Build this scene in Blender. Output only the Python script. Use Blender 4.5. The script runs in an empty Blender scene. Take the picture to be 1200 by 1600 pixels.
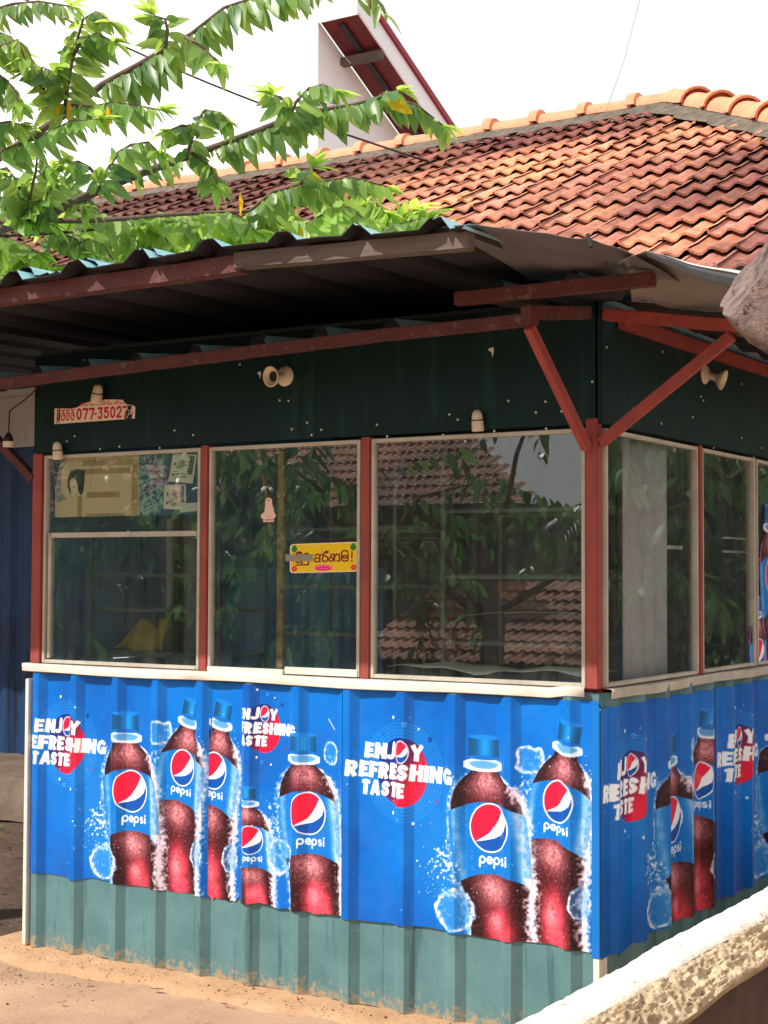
import bpy, bmesh, math, random
from mathutils import Vector, Matrix, Euler
random.seed(5)
SC = bpy.context.scene
COL = SC.collection
R = math.radians
# ---------------------------------------------------------------- camera
CF, CPOS, CYAW, CPITCH, CROLL = 2397.2, Vector((1.9948, -4.5116, 1.4225)), .5564, .0409, .004
FW = Vector((-math.sin(CYAW)*math.cos(CPITCH), math.cos(CYAW)*math.cos(CPITCH), math.sin(CPITCH)))
RT = Vector((math.cos(CYAW), math.sin(CYAW), 0)); UP = RT.cross(FW)
RT, UP = RT*math.cos(CROLL)+UP*math.sin(CROLL), UP*math.cos(CROLL)-RT*math.sin(CROLL)
cd = bpy.data.cameras.new('camera'); cam = bpy.data.objects.new('camera', cd); COL.objects.link(cam)
cd.sensor_fit = 'VERTICAL'; cd.sensor_height = 36; cd.lens = CF/1600*36; cd.clip_end = 3000; cd.clip_start = .05
m3 = Matrix((RT, UP, -FW)).transposed()
cam.matrix_world = Matrix.Translation(CPOS) @ m3.to_4x4()
SC.camera = cam
# ---------------------------------------------------------------- sky, sun, exposure
SUN_AZ, SUN_EL = math.atan2(-.56, -.83), R(47)          # sun behind the camera's left shoulder
w = bpy.data.worlds.new('World'); SC.world = w; w.use_nodes = True
nt = w.node_tree; bg = nt.nodes['Background']
sk = nt.nodes.new('ShaderNodeTexSky'); sk.sky_type = 'NISHITA'; sk.sun_disc = False
sk.sun_elevation = SUN_EL; sk.sun_rotation = SUN_AZ; sk.air_density = 1.4; sk.dust_density = 5.0; sk.ozone_density = .6
tc = nt.nodes.new('ShaderNodeTexCoord'); nz = nt.nodes.new('ShaderNodeTexNoise'); nz.inputs['Scale'].default_value = 1.6; nz.inputs['Detail'].default_value = 5
rp = nt.nodes.new('ShaderNodeValToRGB'); rp.color_ramp.elements[0].position = .3; rp.color_ramp.elements[0].color = (10.2, 10.2, 10.3, 1); rp.color_ramp.elements[1].position = .7; rp.color_ramp.elements[1].color = (11.0, 10.9, 10.8, 1)
mx = nt.nodes.new('ShaderNodeMix'); mx.data_type = 'RGBA'; mx.inputs[0].default_value = .9
nt.links.new(tc.outputs['Generated'], nz.inputs['Vector']); nt.links.new(nz.outputs['Fac'], rp.inputs['Fac'])
nt.links.new(sk.outputs['Color'], mx.inputs[6]); nt.links.new(rp.outputs['Color'], mx.inputs[7]); nt.links.new(mx.outputs[2], bg.inputs['Color'])
bg.inputs['Strength'].default_value = .075
sd = bpy.data.lights.new('sun', 'SUN'); sd.energy = 4.5; sd.angle = R(.6); sd.color = (1, .955, .875)
sun = bpy.data.objects.new('sun', sd); COL.objects.link(sun)
SDIR = Vector((math.sin(SUN_AZ)*math.cos(SUN_EL), math.cos(SUN_AZ)*math.cos(SUN_EL), math.sin(SUN_EL)))
sun.rotation_euler = SDIR.to_track_quat('Z', 'Y').to_euler(); sun.location = SDIR*40
SC.view_settings.view_transform = 'Standard'; SC.view_settings.look = 'None'; SC.view_settings.gamma = 1; SC.view_settings.exposure = .48
SC.cycles.max_bounces = 10; SC.cycles.transparent_max_bounces = 24
# ---------------------------------------------------------------- helpers
def ray(px, py): return FW+RT*((px-600)/CF)-UP*((py-800)/CF)
def at(px, py, axis, val):                      # where a sight line meets the real plane axis = val
    d = ray(px, py); return CPOS+d*((val-CPOS[axis])/d[axis])
def deep(px, py, d): return CPOS+ray(px, py)*d
def lin(c): return tuple(((x/255+.055)/1.055)**2.4 if x > 10 else x/255/12.92 for x in c)
def world_loc(o):
    v = Vector((0, 0, 0))
    while o: v += o.location; o = o.parent
    return v
class MB:
    def __init__(s): s.v = []; s.f = []; s.mi = []
    def add(s, vs, fs, mi=0):
        n = len(s.v); s.v += [Vector(v) for v in vs]; s.f += [[i+n for i in f] for f in fs]; s.mi += [mi]*len(fs); return s
    def box(s, lo, hi, mi=0):
        (a, b, c), (d, e, f) = lo, hi
        return s.add([(a, b, c), (d, b, c), (d, e, c), (a, e, c), (a, b, f), (d, b, f), (d, e, f), (a, e, f)],
                     [(0, 3, 2, 1), (4, 5, 6, 7), (0, 1, 5, 4), (1, 2, 6, 5), (2, 3, 7, 6), (3, 0, 4, 7)], mi)
    def beam(s, p0, p1, w, h, up=(0, 0, 1), mi=0, n=1, wob=0.):
        p0, p1 = Vector(p0), Vector(p1); t = (p1-p0).normalized(); a = t.cross(Vector(up)).normalized(); b = a.cross(t)
        vs = []
        for i in range(n+1):
            c = p0.lerp(p1, i/n)+Vector((random.uniform(-wob, wob), random.uniform(-wob, wob), random.uniform(-wob, wob)))
            vs += [c-a*w/2-b*h/2, c+a*w/2-b*h/2, c+a*w/2+b*h/2, c-a*w/2+b*h/2]
        fs = [(0, 3, 2, 1), tuple(4*n+k for k in range(4))]
        for i in range(n):
            for k in range(4): fs.append((4*i+k, 4*i+(k+1) % 4, 4*i+4+(k+1) % 4, 4*i+4+k))
        return s.add(vs, [f[::-1] for f in fs], mi)
    def tube(s, pts, rad, n=8, mi=0):
        pts = [Vector(p) for p in pts]; rs = rad if isinstance(rad, (list, tuple)) else [rad]*len(pts); vs = []; fs = []
        a = None
        for i, p in enumerate(pts):
            t = (pts[min(i+1, len(pts)-1)]-pts[max(i-1, 0)]).normalized()
            if a is None: a = t.orthogonal().normalized()
            a = (a-t*a.dot(t)).normalized(); b = t.cross(a)
            for k in range(n): vs.append(p+(a*math.cos(2*math.pi*k/n)+b*math.sin(2*math.pi*k/n))*rs[i])
        for i in range(len(pts)-1):
            for k in range(n): fs.append((i*n+k, i*n+(k+1) % n, i*n+n+(k+1) % n, i*n+n+k))
        fs += [tuple(range(n))[::-1], tuple((len(pts)-1)*n+k for k in range(n))]
        return s.add(vs, fs, mi)
    def lathe(s, prof, c, ax=(0, 0, 1), n=24, mi=0):
        c, ax = Vector(c), Vector(ax).normalized(); a = ax.orthogonal().normalized(); b = ax.cross(a); vs = []; fs = []
        for r, h in prof:
            for k in range(n): vs.append(c+ax*h+(a*math.cos(2*math.pi*k/n)+b*math.sin(2*math.pi*k/n))*max(r, 1e-4))
        for i in range(len(prof)-1):
            for k in range(n): fs.append((i*n+k, i*n+(k+1) % n, i*n+n+(k+1) % n, i*n+n+k))
        fs += [tuple(range(n))[::-1], tuple((len(prof)-1)*n+k for k in range(n))]
        return s.add(vs, fs, mi)
    def grid(s, rows, mi=0):
        ny, nx = len(rows), len(rows[0])
        return s.add([p for r in rows for p in r], [(j*nx+i, j*nx+i+1, j*nx+nx+i+1, j*nx+nx+i) for j in range(ny-1) for i in range(nx-1)], mi)
    def build(s, name, mat, parent=None, smooth=False, bevel=0., solid=0., recalc=True, top=None):
        """one mesh object; child of parent, or top-level with its origin at the base"""
        me = bpy.data.meshes.new(name)
        o0 = world_loc(parent) if parent else (top if top is not None else Vector(((min(v.x for v in s.v)+max(v.x for v in s.v))/2, (min(v.y for v in s.v)+max(v.y for v in s.v))/2, min(v.z for v in s.v))))
        me.from_pydata([v-o0 for v in s.v], [], s.f)
        for m in (mat if isinstance(mat, (list, tuple)) else [mat]): me.materials.append(m)
        me.polygons.foreach_set('material_index', s.mi)
        bm = bmesh.new(); bm.from_mesh(me)
        if recalc: bmesh.ops.recalc_face_normals(bm, faces=bm.faces)
        if bevel: bmesh.ops.bevel(bm, geom=[e for e in bm.edges if len(e.link_faces) == 2 and e.calc_face_angle(0) > .6], offset=bevel, segments=2, affect='EDGES', clamp_overlap=True)
        bm.to_mesh(me); bm.free()
        if smooth:
            me.polygons.foreach_set('use_smooth', [True]*len(me.polygons))
            if smooth is not True: me.set_sharp_from_angle(angle=R(smooth))
        o = bpy.data.objects.new(name, me); COL.objects.link(o)
        if solid:
            md = o.modifiers.new('thickness', 'SOLIDIFY'); md.thickness = solid; md.offset = -1
            if isinstance(mat, (list, tuple)) and len(mat) > 1: md.material_offset = 1; md.material_offset_rim = 1
        if parent: o.parent = parent
        else: o.location = o0
        return o
def tag(o, label=None, cat=None, group=None, kind=None):
    for k, v in (('label', label), ('category', cat), ('group', group), ('kind', kind)):
        if v: o[k] = v
    return o
def thing(name, label, cat, loc=(0, 0, 0), group=None):
    o = bpy.data.objects.new(name, None); COL.objects.link(o); o.location = loc; o.empty_display_size = .1
    return tag(o, label, cat, group)
# ---------------------------------------------------------------- materials
MATS = {}
def nd(nt, t, **kw):
    n = nt.nodes.new(t)
    for k, v in kw.items():
        if k in n.inputs: n.inputs[k].default_value = v
        else: setattr(n, k, v)
    return n
def pbr(name, c1, c2=None, scale=8., rough=.6, rvar=.1, bump=.15, bscale=60., metal=0., spec=.4, spots=None, stretch=(1, 1, 1), spot_scale=30., spot_at=.62, streak=None, coat=0., mud=None):
    """painted or weathered surface: two tones mixed by noise, spots of wear, fine bump"""
    if name in MATS: return MATS[name]
    m = bpy.data.materials.new(name); m.use_nodes = True; t = m.node_tree; P = t.nodes['Principled BSDF']; L = t.links.new
    co = nd(t, 'ShaderNodeTexCoord'); mp = nd(t, 'ShaderNodeMapping'); mp.inputs['Scale'].default_value = stretch; L(co.outputs['Object'], mp.inputs['Vector'])
    n1 = nd(t, 'ShaderNodeTexNoise', Scale=scale, Detail=8., Roughness=.62); L(mp.outputs['Vector'], n1.inputs['Vector'])
    r1 = nd(t, 'ShaderNodeValToRGB'); r1.color_ramp.elements[0].position = .32; r1.color_ramp.elements[1].position = .68
    r1.color_ramp.elements[0].color = (*lin(c1), 1); r1.color_ramp.elements[1].color = (*lin(c2 or c1), 1); L(n1.outputs['Fac'], r1.inputs['Fac'])
    out = r1.outputs['Color']
    for cc, sc, pos, st in ([(spots, spot_scale, spot_at, (1, 1, 1))] if spots else [])+([(streak, 14., .56, (1, 1, .06))] if streak else []):
        m2 = nd(t, 'ShaderNodeMapping'); m2.inputs['Scale'].default_value = st; L(co.outputs['Object'], m2.inputs['Vector'])
        n2 = nd(t, 'ShaderNodeTexNoise', Scale=sc, Detail=6., Roughness=.7); L(m2.outputs['Vector'], n2.inputs['Vector'])
        r2 = nd(t, 'ShaderNodeValToRGB'); r2.color_ramp.elements[0].position = pos; r2.color_ramp.elements[1].position = pos+.06; L(n2.outputs['Fac'], r2.inputs['Fac'])
        x = nd(t, 'ShaderNodeMix', data_type='RGBA'); L(r2.outputs['Color'], x.inputs[0]); L(out, x.inputs[6]); x.inputs[7].default_value = (*lin(cc), 1); out = x.outputs[2]
    if mud:
        sx = nd(t, 'ShaderNodeSeparateXYZ'); L(co.outputs['Object'], sx.inputs[0]); hz = nd(t, 'ShaderNodeMapRange'); hz.inputs['From Min'].default_value = mud[1]; hz.inputs['From Max'].default_value = mud[2]; hz.inputs['To Min'].default_value = .20; hz.inputs['To Max'].default_value = -.14; L(sx.outputs['Z'], hz.inputs['Value'])
        n4 = nd(t, 'ShaderNodeTexNoise', Scale=34., Detail=9., Roughness=.75); L(co.outputs['Object'], n4.inputs['Vector']); ad = nd(t, 'ShaderNodeMath', operation='ADD'); L(n4.outputs['Fac'], ad.inputs[0]); L(hz.outputs['Result'], ad.inputs[1])
        r4 = nd(t, 'ShaderNodeValToRGB'); r4.color_ramp.elements[0].position = .60; r4.color_ramp.elements[1].position = .74; L(ad.outputs[0], r4.inputs['Fac'])
        x = nd(t, 'ShaderNodeMix', data_type='RGBA'); L(r4.outputs['Color'], x.inputs[0]); L(out, x.inputs[6]); x.inputs[7].default_value = (*lin(mud[0]), 1); out = x.outputs[2]
        n5 = nd(t, 'ShaderNodeTexNoise', Scale=7., Detail=7., Roughness=.7); L(co.outputs['Object'], n5.inputs['Vector']); r5 = nd(t, 'ShaderNodeValToRGB'); r5.color_ramp.elements[0].position = .69; r5.color_ramp.elements[1].position = .73; L(n5.outputs['Fac'], r5.inputs['Fac'])
        x = nd(t, 'ShaderNodeMix', data_type='RGBA'); L(r5.outputs['Color'], x.inputs[0]); L(out, x.inputs[6]); x.inputs[7].default_value = (*lin((118, 78, 54)), 1); out = x.outputs[2]
    L(out, P.inputs['Base Color'])
    nr = nd(t, 'ShaderNodeMapRange'); nr.inputs['To Min'].default_value = rough-rvar; nr.inputs['To Max'].default_value = rough+rvar; L(n1.outputs['Fac'], nr.inputs['Value']); L(nr.outputs['Result'], P.inputs['Roughness'])
    P.inputs['Metallic'].default_value = metal; P.inputs['Specular IOR Level'].default_value = spec
    if coat: P.inputs['Coat Weight'].default_value = coat; P.inputs['Coat Roughness'].default_value = .1
    if bump:
        n3 = nd(t, 'ShaderNodeTexNoise', Scale=bscale, Detail=8., Roughness=.65); L(mp.outputs['Vector'], n3.inputs['Vector'])
        bp = nd(t, 'ShaderNodeBump', Strength=bump, Distance=.02); L(n3.outputs['Fac'], bp.inputs['Height']); L(bp.outputs['Normal'], P.inputs['Normal'])
    MATS[name] = m; return m
def attr_mat(name, rough=.5, spec=.4, bump=0., sub=None, grime=.0):
    """surface coloured by what is printed on it (colour attribute 'art')"""
    if name in MATS: return MATS[name]
    m = bpy.data.materials.new(name); m.use_nodes = True; t = m.node_tree; P = t.nodes['Principled BSDF']; L = t.links.new
    a = nd(t, 'ShaderNodeVertexColor', layer_name='art'); out = a.outputs['Color']
    co = nd(t, 'ShaderNodeTexCoord')
    if grime:
        n = nd(t, 'ShaderNodeTexNoise', Scale=9., Detail=9., Roughness=.7); L(co.outputs['Object'], n.inputs['Vector'])
        r = nd(t, 'ShaderNodeMapRange'); r.inputs['From Min'].default_value = .5; r.inputs['From Max'].default_value = .8; r.inputs['To Max'].default_value = grime; L(n.outputs['Fac'], r.inputs['Value'])
        x = nd(t, 'ShaderNodeMix', data_type='RGBA'); L(r.outputs['Result'], x.inputs[0]); L(out, x.inputs[6]); x.inputs[7].default_value = (.30, .26, .2, 1); out = x.outputs[2]
    L(out, P.inputs['Base Color']); P.inputs['Roughness'].default_value = rough; P.inputs['Specular IOR Level'].default_value = spec
    if bump:
        n3 = nd(t, 'ShaderNodeTexNoise', Scale=16., Detail=4.); L(co.outputs['Object'], n3.inputs['Vector'])
        bp = nd(t, 'ShaderNodeBump', Strength=bump, Distance=.01); L(n3.outputs['Fac'], bp.inputs['Height']); L(bp.outputs['Normal'], P.inputs['Normal'])
    MATS[name] = m; return m
def glass_mat(name, tint=(.80, .88, .85), film=.05, base=.03, k=1.0):
    m = bpy.data.materials.new(name); m.use_nodes = True; t = m.node_tree; t.nodes.remove(t.nodes['Principled BSDF']); L = t.links.new; out = t.nodes['Material Output']
    tr = nd(t, 'ShaderNodeBsdfTransparent', Color=(*tint, 1)); gl = nd(t, 'ShaderNodeBsdfGlossy', Roughness=.0); gl.inputs['Color'].default_value = (.95, .97, 1, 1)
    fr = nd(t, 'ShaderNodeFresnel', IOR=1.5); ge = nd(t, 'ShaderNodeNewGeometry'); io = nd(t, 'ShaderNodeMapRange'); io.inputs['To Min'].default_value = 1.5; io.inputs['To Max'].default_value = 1/1.5; L(ge.outputs['Backfacing'], io.inputs['Value']); L(io.outputs['Result'], fr.inputs['IOR']); mm = nd(t, 'ShaderNodeMath', operation='MULTIPLY_ADD'); mm.inputs[1].default_value = k; mm.use_clamp = True; mm.inputs[2].default_value = base; L(fr.outputs['Fac'], mm.inputs[0])
    mx = nd(t, 'ShaderNodeMixShader'); L(mm.outputs[0], mx.inputs[0]); L(tr.outputs[0], mx.inputs[1]); L(gl.outputs[0], mx.inputs[2])
    df = nd(t, 'ShaderNodeBsdfDiffuse', Color=(.58, .64, .62, 1)); co = nd(t, 'ShaderNodeTexCoord')
    mp = nd(t, 'ShaderNodeMapping'); mp.inputs['Scale'].default_value = (9, 9, .7); L(co.outputs['Object'], mp.inputs['Vector'])
    n1 = nd(t, 'ShaderNodeTexNoise', Scale=3., Detail=8., Roughness=.7); L(mp.outputs['Vector'], n1.inputs['Vector'])
    n2 = nd(t, 'ShaderNodeTexNoise', Scale=5., Detail=10., Roughness=.75); L(co.outputs['Object'], n2.inputs['Vector'])
    ml = nd(t, 'ShaderNodeMath', operation='MULTIPLY'); L(n1.outputs['Fac'], ml.inputs[0]); L(n2.outputs['Fac'], ml.inputs[1])
    mr = nd(t, 'ShaderNodeMapRange'); mr.inputs['From Min'].default_value = .16; mr.inputs['From Max'].default_value = .45; mr.inputs['To Min'].default_value = film*.15; mr.inputs['To Max'].default_value = film*2.4; L(ml.outputs[0], mr.inputs['Value'])
    m2 = nd(t, 'ShaderNodeMixShader'); L(mr.outputs['Result'], m2.inputs[0]); L(mx.outputs[0], m2.inputs[1]); L(df.outputs[0], m2.inputs[2]); L(m2.outputs[0], out.inputs['Surface'])
    return m
def leaf_mat(name, c1, c2, c3=None):
    m = bpy.data.materials.new(name); m.use_nodes = True; t = m.node_tree; P = t.nodes['Principled BSDF']; L = t.links.new; out = t.nodes['Material Output']
    a = nd(t, 'ShaderNodeVertexColor', layer_name='art'); sp = nd(t, 'ShaderNodeSeparateColor'); L(a.outputs['Color'], sp.inputs[0])
    x = nd(t, 'ShaderNodeMix', data_type='RGBA'); x.inputs[6].default_value = (*c1, 1); x.inputs[7].default_value = (*c2, 1); L(sp.outputs[0], x.inputs[0])
    y = nd(t, 'ShaderNodeMix', data_type='RGBA'); y.inputs[7].default_value = (*(c3 or c2), 1); L(x.outputs[2], y.inputs[6]); L(sp.outputs[1], y.inputs[0])
    L(y.outputs[2], P.inputs['Base Color']); P.inputs['Roughness'].default_value = .38; P.inputs['Specular IOR Level'].default_value = .55
    tl = nd(t, 'ShaderNodeBsdfTranslucent'); hs = nd(t, 'ShaderNodeHueSaturation', Hue=.475, Saturation=1.05, Value=2.3); L(y.outputs[2], hs.inputs['Color']); L(hs.outputs[0], tl.inputs['Color'])
    mx = nd(t, 'ShaderNodeMixShader', Fac=.5); L(P.outputs[0], mx.inputs[1]); L(tl.outputs[0], mx.inputs[2]); L(mx.outputs[0], out.inputs['Surface'])
    return m
def printed(name, A, X, Z, place, mat, parent=None, key=None, top=None):
    """a printed sheet: grid of points coloured from artwork A; place(u, v) gives the 3-D points"""
    U, V = np.meshgrid(X, Z); c = A.sample(U.ravel(), V.ravel()); P = place(U.ravel(), V.ravel())
    nx, ny = len(X), len(Z); i = np.arange(nx*ny).reshape(ny, nx)
    F = np.stack([i[:-1, :-1], i[:-1, 1:], i[1:, 1:], i[1:, :-1]], -1).reshape(-1, 4)
    if key is not None:
        bad = (np.abs(c-np.array(key)/255.).sum(1) < .35); F = F[~bad[F].any(1)]
        used = np.unique(F); re = np.zeros(nx*ny, int); re[used] = np.arange(len(used)); F = re[F]; P = P[used]; c = c[used]
    o0 = world_loc(parent) if parent else (Vector(top) if top is not None else Vector(((P[:, 0].min()+P[:, 0].max())/2, (P[:, 1].min()+P[:, 1].max())/2, P[:, 2].min())))
    me = bpy.data.meshes.new(name); me.vertices.add(len(P)); me.vertices.foreach_set('co', (P-np.array(o0)).astype(np.float32).ravel())
    me.loops.add(F.size); me.loops.foreach_set('vertex_index', F.astype(np.int32).ravel())
    me.polygons.add(len(F)); me.polygons.foreach_set('loop_start', np.arange(0, F.size, 4, dtype=np.int32)); me.polygons.foreach_set('use_smooth', np.ones(len(F), bool))
    me.update(calc_edges=True); me.materials.append(mat)
    l = np.where(c <= .04045, c/12.92, ((np.clip(c, 0, 1)+.055)/1.055)**2.4)
    ca = me.color_attributes.new('art', 'FLOAT_COLOR', 'POINT'); ca.data.foreach_set('color', np.concatenate([l, np.ones((len(l), 1))], 1).astype(np.float32).ravel())
    o = bpy.data.objects.new(name, me); COL.objects.link(o)
    if parent: o.parent = parent
    else: o.location = o0
    return o
# ---------------------------------------------------------------- printed artwork (numpy raster -> colour attribute on the printed sheets)
import numpy as np
class Art:
    def __init__(s, w, h, px, col):
        s.w, s.h, s.px = w, h, px
        s.nx, s.ny = int(round(w/px)), int(round(h/px))
        s.im = np.zeros((s.ny, s.nx, 3), np.float32); s.im[:] = np.array(col)/255.
        s.U, s.V = np.meshgrid((np.arange(s.nx)+.5)*px, (np.arange(s.ny)+.5)*px)
        s.rng = np.random.default_rng(7)
    def box(s, u0, v0, u1, v1):
        return (slice(max(0, int(v0/s.px)-2), max(0, min(s.ny, int(v1/s.px)+3))),
                slice(max(0, int(u0/s.px)-2), max(0, min(s.nx, int(u1/s.px)+3))))
    def put(s, b, m, col):
        c = np.asarray(col, np.float32)
        if c.ndim == 1: c = c/255.
        s.im[b] = s.im[b]*(1-m[..., None]) + c*m[..., None]
    def cov(s, d): return np.clip(.5-d/s.px, 0, 1)
    def ell(s, cu, cv, ru, rv, col, a=1., rot=0., soft=0., ring=0.):
        R = max(ru, rv)+soft+ring; b = s.box(cu-R, cv-R, cu+R, cv+R)
        x, y = s.U[b]-cu, s.V[b]-cv
        x, y = x*np.cos(rot)+y*np.sin(rot), -x*np.sin(rot)+y*np.cos(rot)
        d = (np.hypot(x/ru, y/rv)-1)*min(ru, rv)
        if ring: d = np.abs(d)-ring
        m = np.clip(.5-d/max(s.px, soft), 0, 1)*a
        s.put(b, m, col)
    def poly(s, pts, col, a=1., soft=0.):
        p = np.array(pts, float); b = s.box(p[:, 0].min()-soft, p[:, 1].min()-soft, p[:, 0].max()+soft, p[:, 1].max()+soft)
        s.put(b, np.clip(.5-s.psd(p, b)/max(s.px, soft), 0, 1)*a, col)
    def psd(s, p, b):
        x, y = s.U[b], s.V[b]; d = np.full(x.shape, 9.); ins = np.zeros(x.shape, bool)
        for i in range(len(p)):
            (ax, ay), (bx, by) = p[i-1], p[i]
            ex, ey = bx-ax, by-ay; L = ex*ex+ey*ey+1e-12
            t = np.clip(((x-ax)*ex+(y-ay)*ey)/L, 0, 1)
            d = np.minimum(d, np.hypot(x-ax-t*ex, y-ay-t*ey))
            ins ^= ((ay > y) != (by > y)) & (x < ex*(y-ay)/(by-ay+1e-12)+ax)
        return np.where(ins, -d, d)
    def line(s, pts, w, col, a=1., soft=0., butt=False):
        p = np.array(pts, float); r = w/2
        b = s.box(p[:, 0].min()-w-soft, p[:, 1].min()-w-soft, p[:, 0].max()+w+soft, p[:, 1].max()+w+soft)
        x, y = s.U[b], s.V[b]; d = np.full(x.shape, 9.)
        for (ax, ay), (bx, by) in zip(p[:-1], p[1:]):
            ex, ey = bx-ax, by-ay; L = np.hypot(ex, ey)+1e-9
            tt = ((x-ax)*ex+(y-ay)*ey)/L; nn = np.abs((x-ax)*ey-(y-ay)*ex)/L
            if butt: dd = np.maximum(nn-r, np.maximum(-tt, tt-L))
            else: dd = np.hypot(tt-np.clip(tt, 0, L), nn)-r
            d = np.minimum(d, dd)
        s.put(b, np.clip(.5-d/max(s.px, soft), 0, 1)*a, col)
    def noise(s, shape, cell, seed=0):
        r = np.random.default_rng(seed); ny, nx = shape; c = max(1., cell/s.px)
        g = r.random((int(ny/c)+3, int(nx/c)+3)); yy = np.arange(ny)/c; xx = np.arange(nx)/c
        y0 = yy.astype(int); x0 = xx.astype(int); fy = (yy-y0)[:, None]; fx = (xx-x0)[None]
        fy = fy*fy*(3-2*fy); fx = fx*fx*(3-2*fx)
        return (g[y0][:, x0]*(1-fy)*(1-fx)+g[y0][:, x0+1]*(1-fy)*fx+g[y0+1][:, x0]*fy*(1-fx)+g[y0+1][:, x0+1]*fy*fx)
    def sample(s, u, v):
        x = np.clip(u/s.px-.5, 0, s.nx-1.001); y = np.clip(v/s.px-.5, 0, s.ny-1.001)
        x0 = x.astype(int); y0 = y.astype(int); fx = (x-x0)[..., None]; fy = (y-y0)[..., None]; I = s.im
        return I[y0, x0]*(1-fx)*(1-fy)+I[y0, x0+1]*fx*(1-fy)+I[y0+1, x0]*(1-fx)*fy+I[y0+1, x0+1]*fx*fy
def arc(cx, cy, rx, ry, a0, a1, n=12):
    t = np.radians(np.linspace(a0, a1, n)); return list(zip(cx+rx*np.cos(t), cy+ry*np.sin(t)))
T_ = .155
GL = {  # heavy block capitals: (width, strokes in a unit-high box, stroke width .3)
 'E': (.62, [[(.15, 0), (.15, 1)], [(0, .85), (.6, .85)], [(0, .5), (.55, .5)], [(0, .15), (.62, .15)]]),
 'F': (.60, [[(.15, 0), (.15, 1)], [(0, .85), (.6, .85)], [(0, .48), (.55, .48)]]),
 'N': (.80, [[(.15, 0), (.15, 1)], [(.65, 0), (.65, 1)], [(.13, .95), (.67, .05)]]),
 'H': (.80, [[(.15, 0), (.15, 1)], [(.65, 0), (.65, 1)], [(.1, .5), (.7, .5)]]),
 'I': (.32, [[(.16, 0), (.16, 1)]]),
 'T': (.66, [[(.33, 0), (.33, 1)], [(0, .85), (.66, .85)]]),
 'Y': (.78, [[(.39, 0), (.39, .5)], [(.39, .42), (.1, 1)], [(.39, .42), (.68, 1)]]),
 'A': (.80, [[(.13, 0), (.38, 1)], [(.67, 0), (.42, 1)], [(.2, .27), (.6, .27)]]),
 'J': (.56, [[(.41, 1), (.41, .3)] + arc(.2, .32, .21, .18, 0, -120)]),
 'R': (.70, [[(.15, 0), (.15, 1)], [(.1, .85), (.35, .85)] + arc(.37, .66, .17, .19, 90, -90) + [(.1, .47)], [(.34, .45), (.58, 0)]]),
 'S': (.66, [arc(.34, .69, .19, .17, 20, 270, 14) + arc(.32, .32, .19, .18, 90, -160, 14)]),
 'G': (.80, [arc(.42, .5, .27, .36, 45, 330, 18), [(.42, .42), (.78, .42)], [(.67, .05), (.67, .5)]]),
 'O': (.84, [arc(.42, .5, .27, .36, 0, 360, 24)]),
}
def block(A, txt, u, v, h, width, col=(250, 250, 252), slant=.10, shear=0., skipO=True):
    tot = sum(GL[c][0] for c in txt)+.07*(len(txt)-1); k = width/tot; x = u; Os = None
    for c in txt:
        w, st = GL[c]
        if c == 'O' and skipO: Os = (x+k*w/2, v+h*.5+shear*(x-u))
        else:
            for s in st:
                p = [(x+q[0]*k+slant*h*(q[1]-.5), v+q[1]*h+shear*(x-u+q[0]*k)) for q in s]
                hz = len(s) == 2 and abs(s[0][1]-s[1][1]) < .05; dg = len(s) == 2 and not hz and abs(s[0][0]-s[1][0]) > .05
                sw = .225*h if hz else (.255*(h*.5+k*.5) if (dg or len(s) > 2) else .335*(h*.45+k*.55))
                A.line(p, sw, col, butt=len(s) <= 2)
        x += k*(w+.07)
    return Os
def globe(A, cu, cv, ru, rv, ring=.004, rot=0.):
    def P(l): return [(cu+ru*(x*np.cos(rot)-y*np.sin(rot)), cv+rv*(x*np.sin(rot)+y*np.cos(rot))) for x, y in l]
    A.ell(cu, cv, ru+ring, rv+ring, (245, 246, 250))
    A.ell(cu, cv, ru, rv, (0, 78, 168))
    rb = [(.57, .82), (.5, .62), (.40, .4), (.2, .05), (-.04, -.25), (-.3, -.45), (-.62, -.66)]
    lo = [(-.62, -.78), (-.65, -.70), (-.2, -.57), (.3, -.39), (.62, -.18), (.83, .04), (.90, .3), (.88, .47)]
    A.poly(P([(.57, .82), (.8, .6)] + lo[::-1] + rb[::-1]), (248, 249, 252))
    t = np.linspace(np.arctan2(.82, .57), np.pi+np.arctan2(.70, .65), 30)
    A.poly(P([(np.cos(a), np.sin(a)) for a in t] + rb[::-1]), (236, 24, 62))
def pepsi(A, u, v, w, k=0., col=(248, 250, 253)):
    h = w*.21; s = w/5.15; sw = w*.05
    def L(p): A.line([(u+x*s, v+y*s+k*x*s) for x, y in p], sw, col)
    for x0 in (0, 2.35): L(arc(x0+.5, .5, .42, .45, 0, 360, 20)); L([(x0+.08, .5), (x0+.08, -.55)])
    L([(1.3, .5), (2.1, .5)] + arc(1.7, .5, .42, .45, 0, 315, 18))
    L(arc(4.0, .72, .24, .22, 40, 250, 10) + arc(4.02, .26, .26, .23, 80, -140, 10))
    L([(4.75, 0), (4.75, .85)]); A.ell(u+4.75*s, v+1.25*s+k*4.75*s, sw*.62, sw*.62, col)
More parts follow.
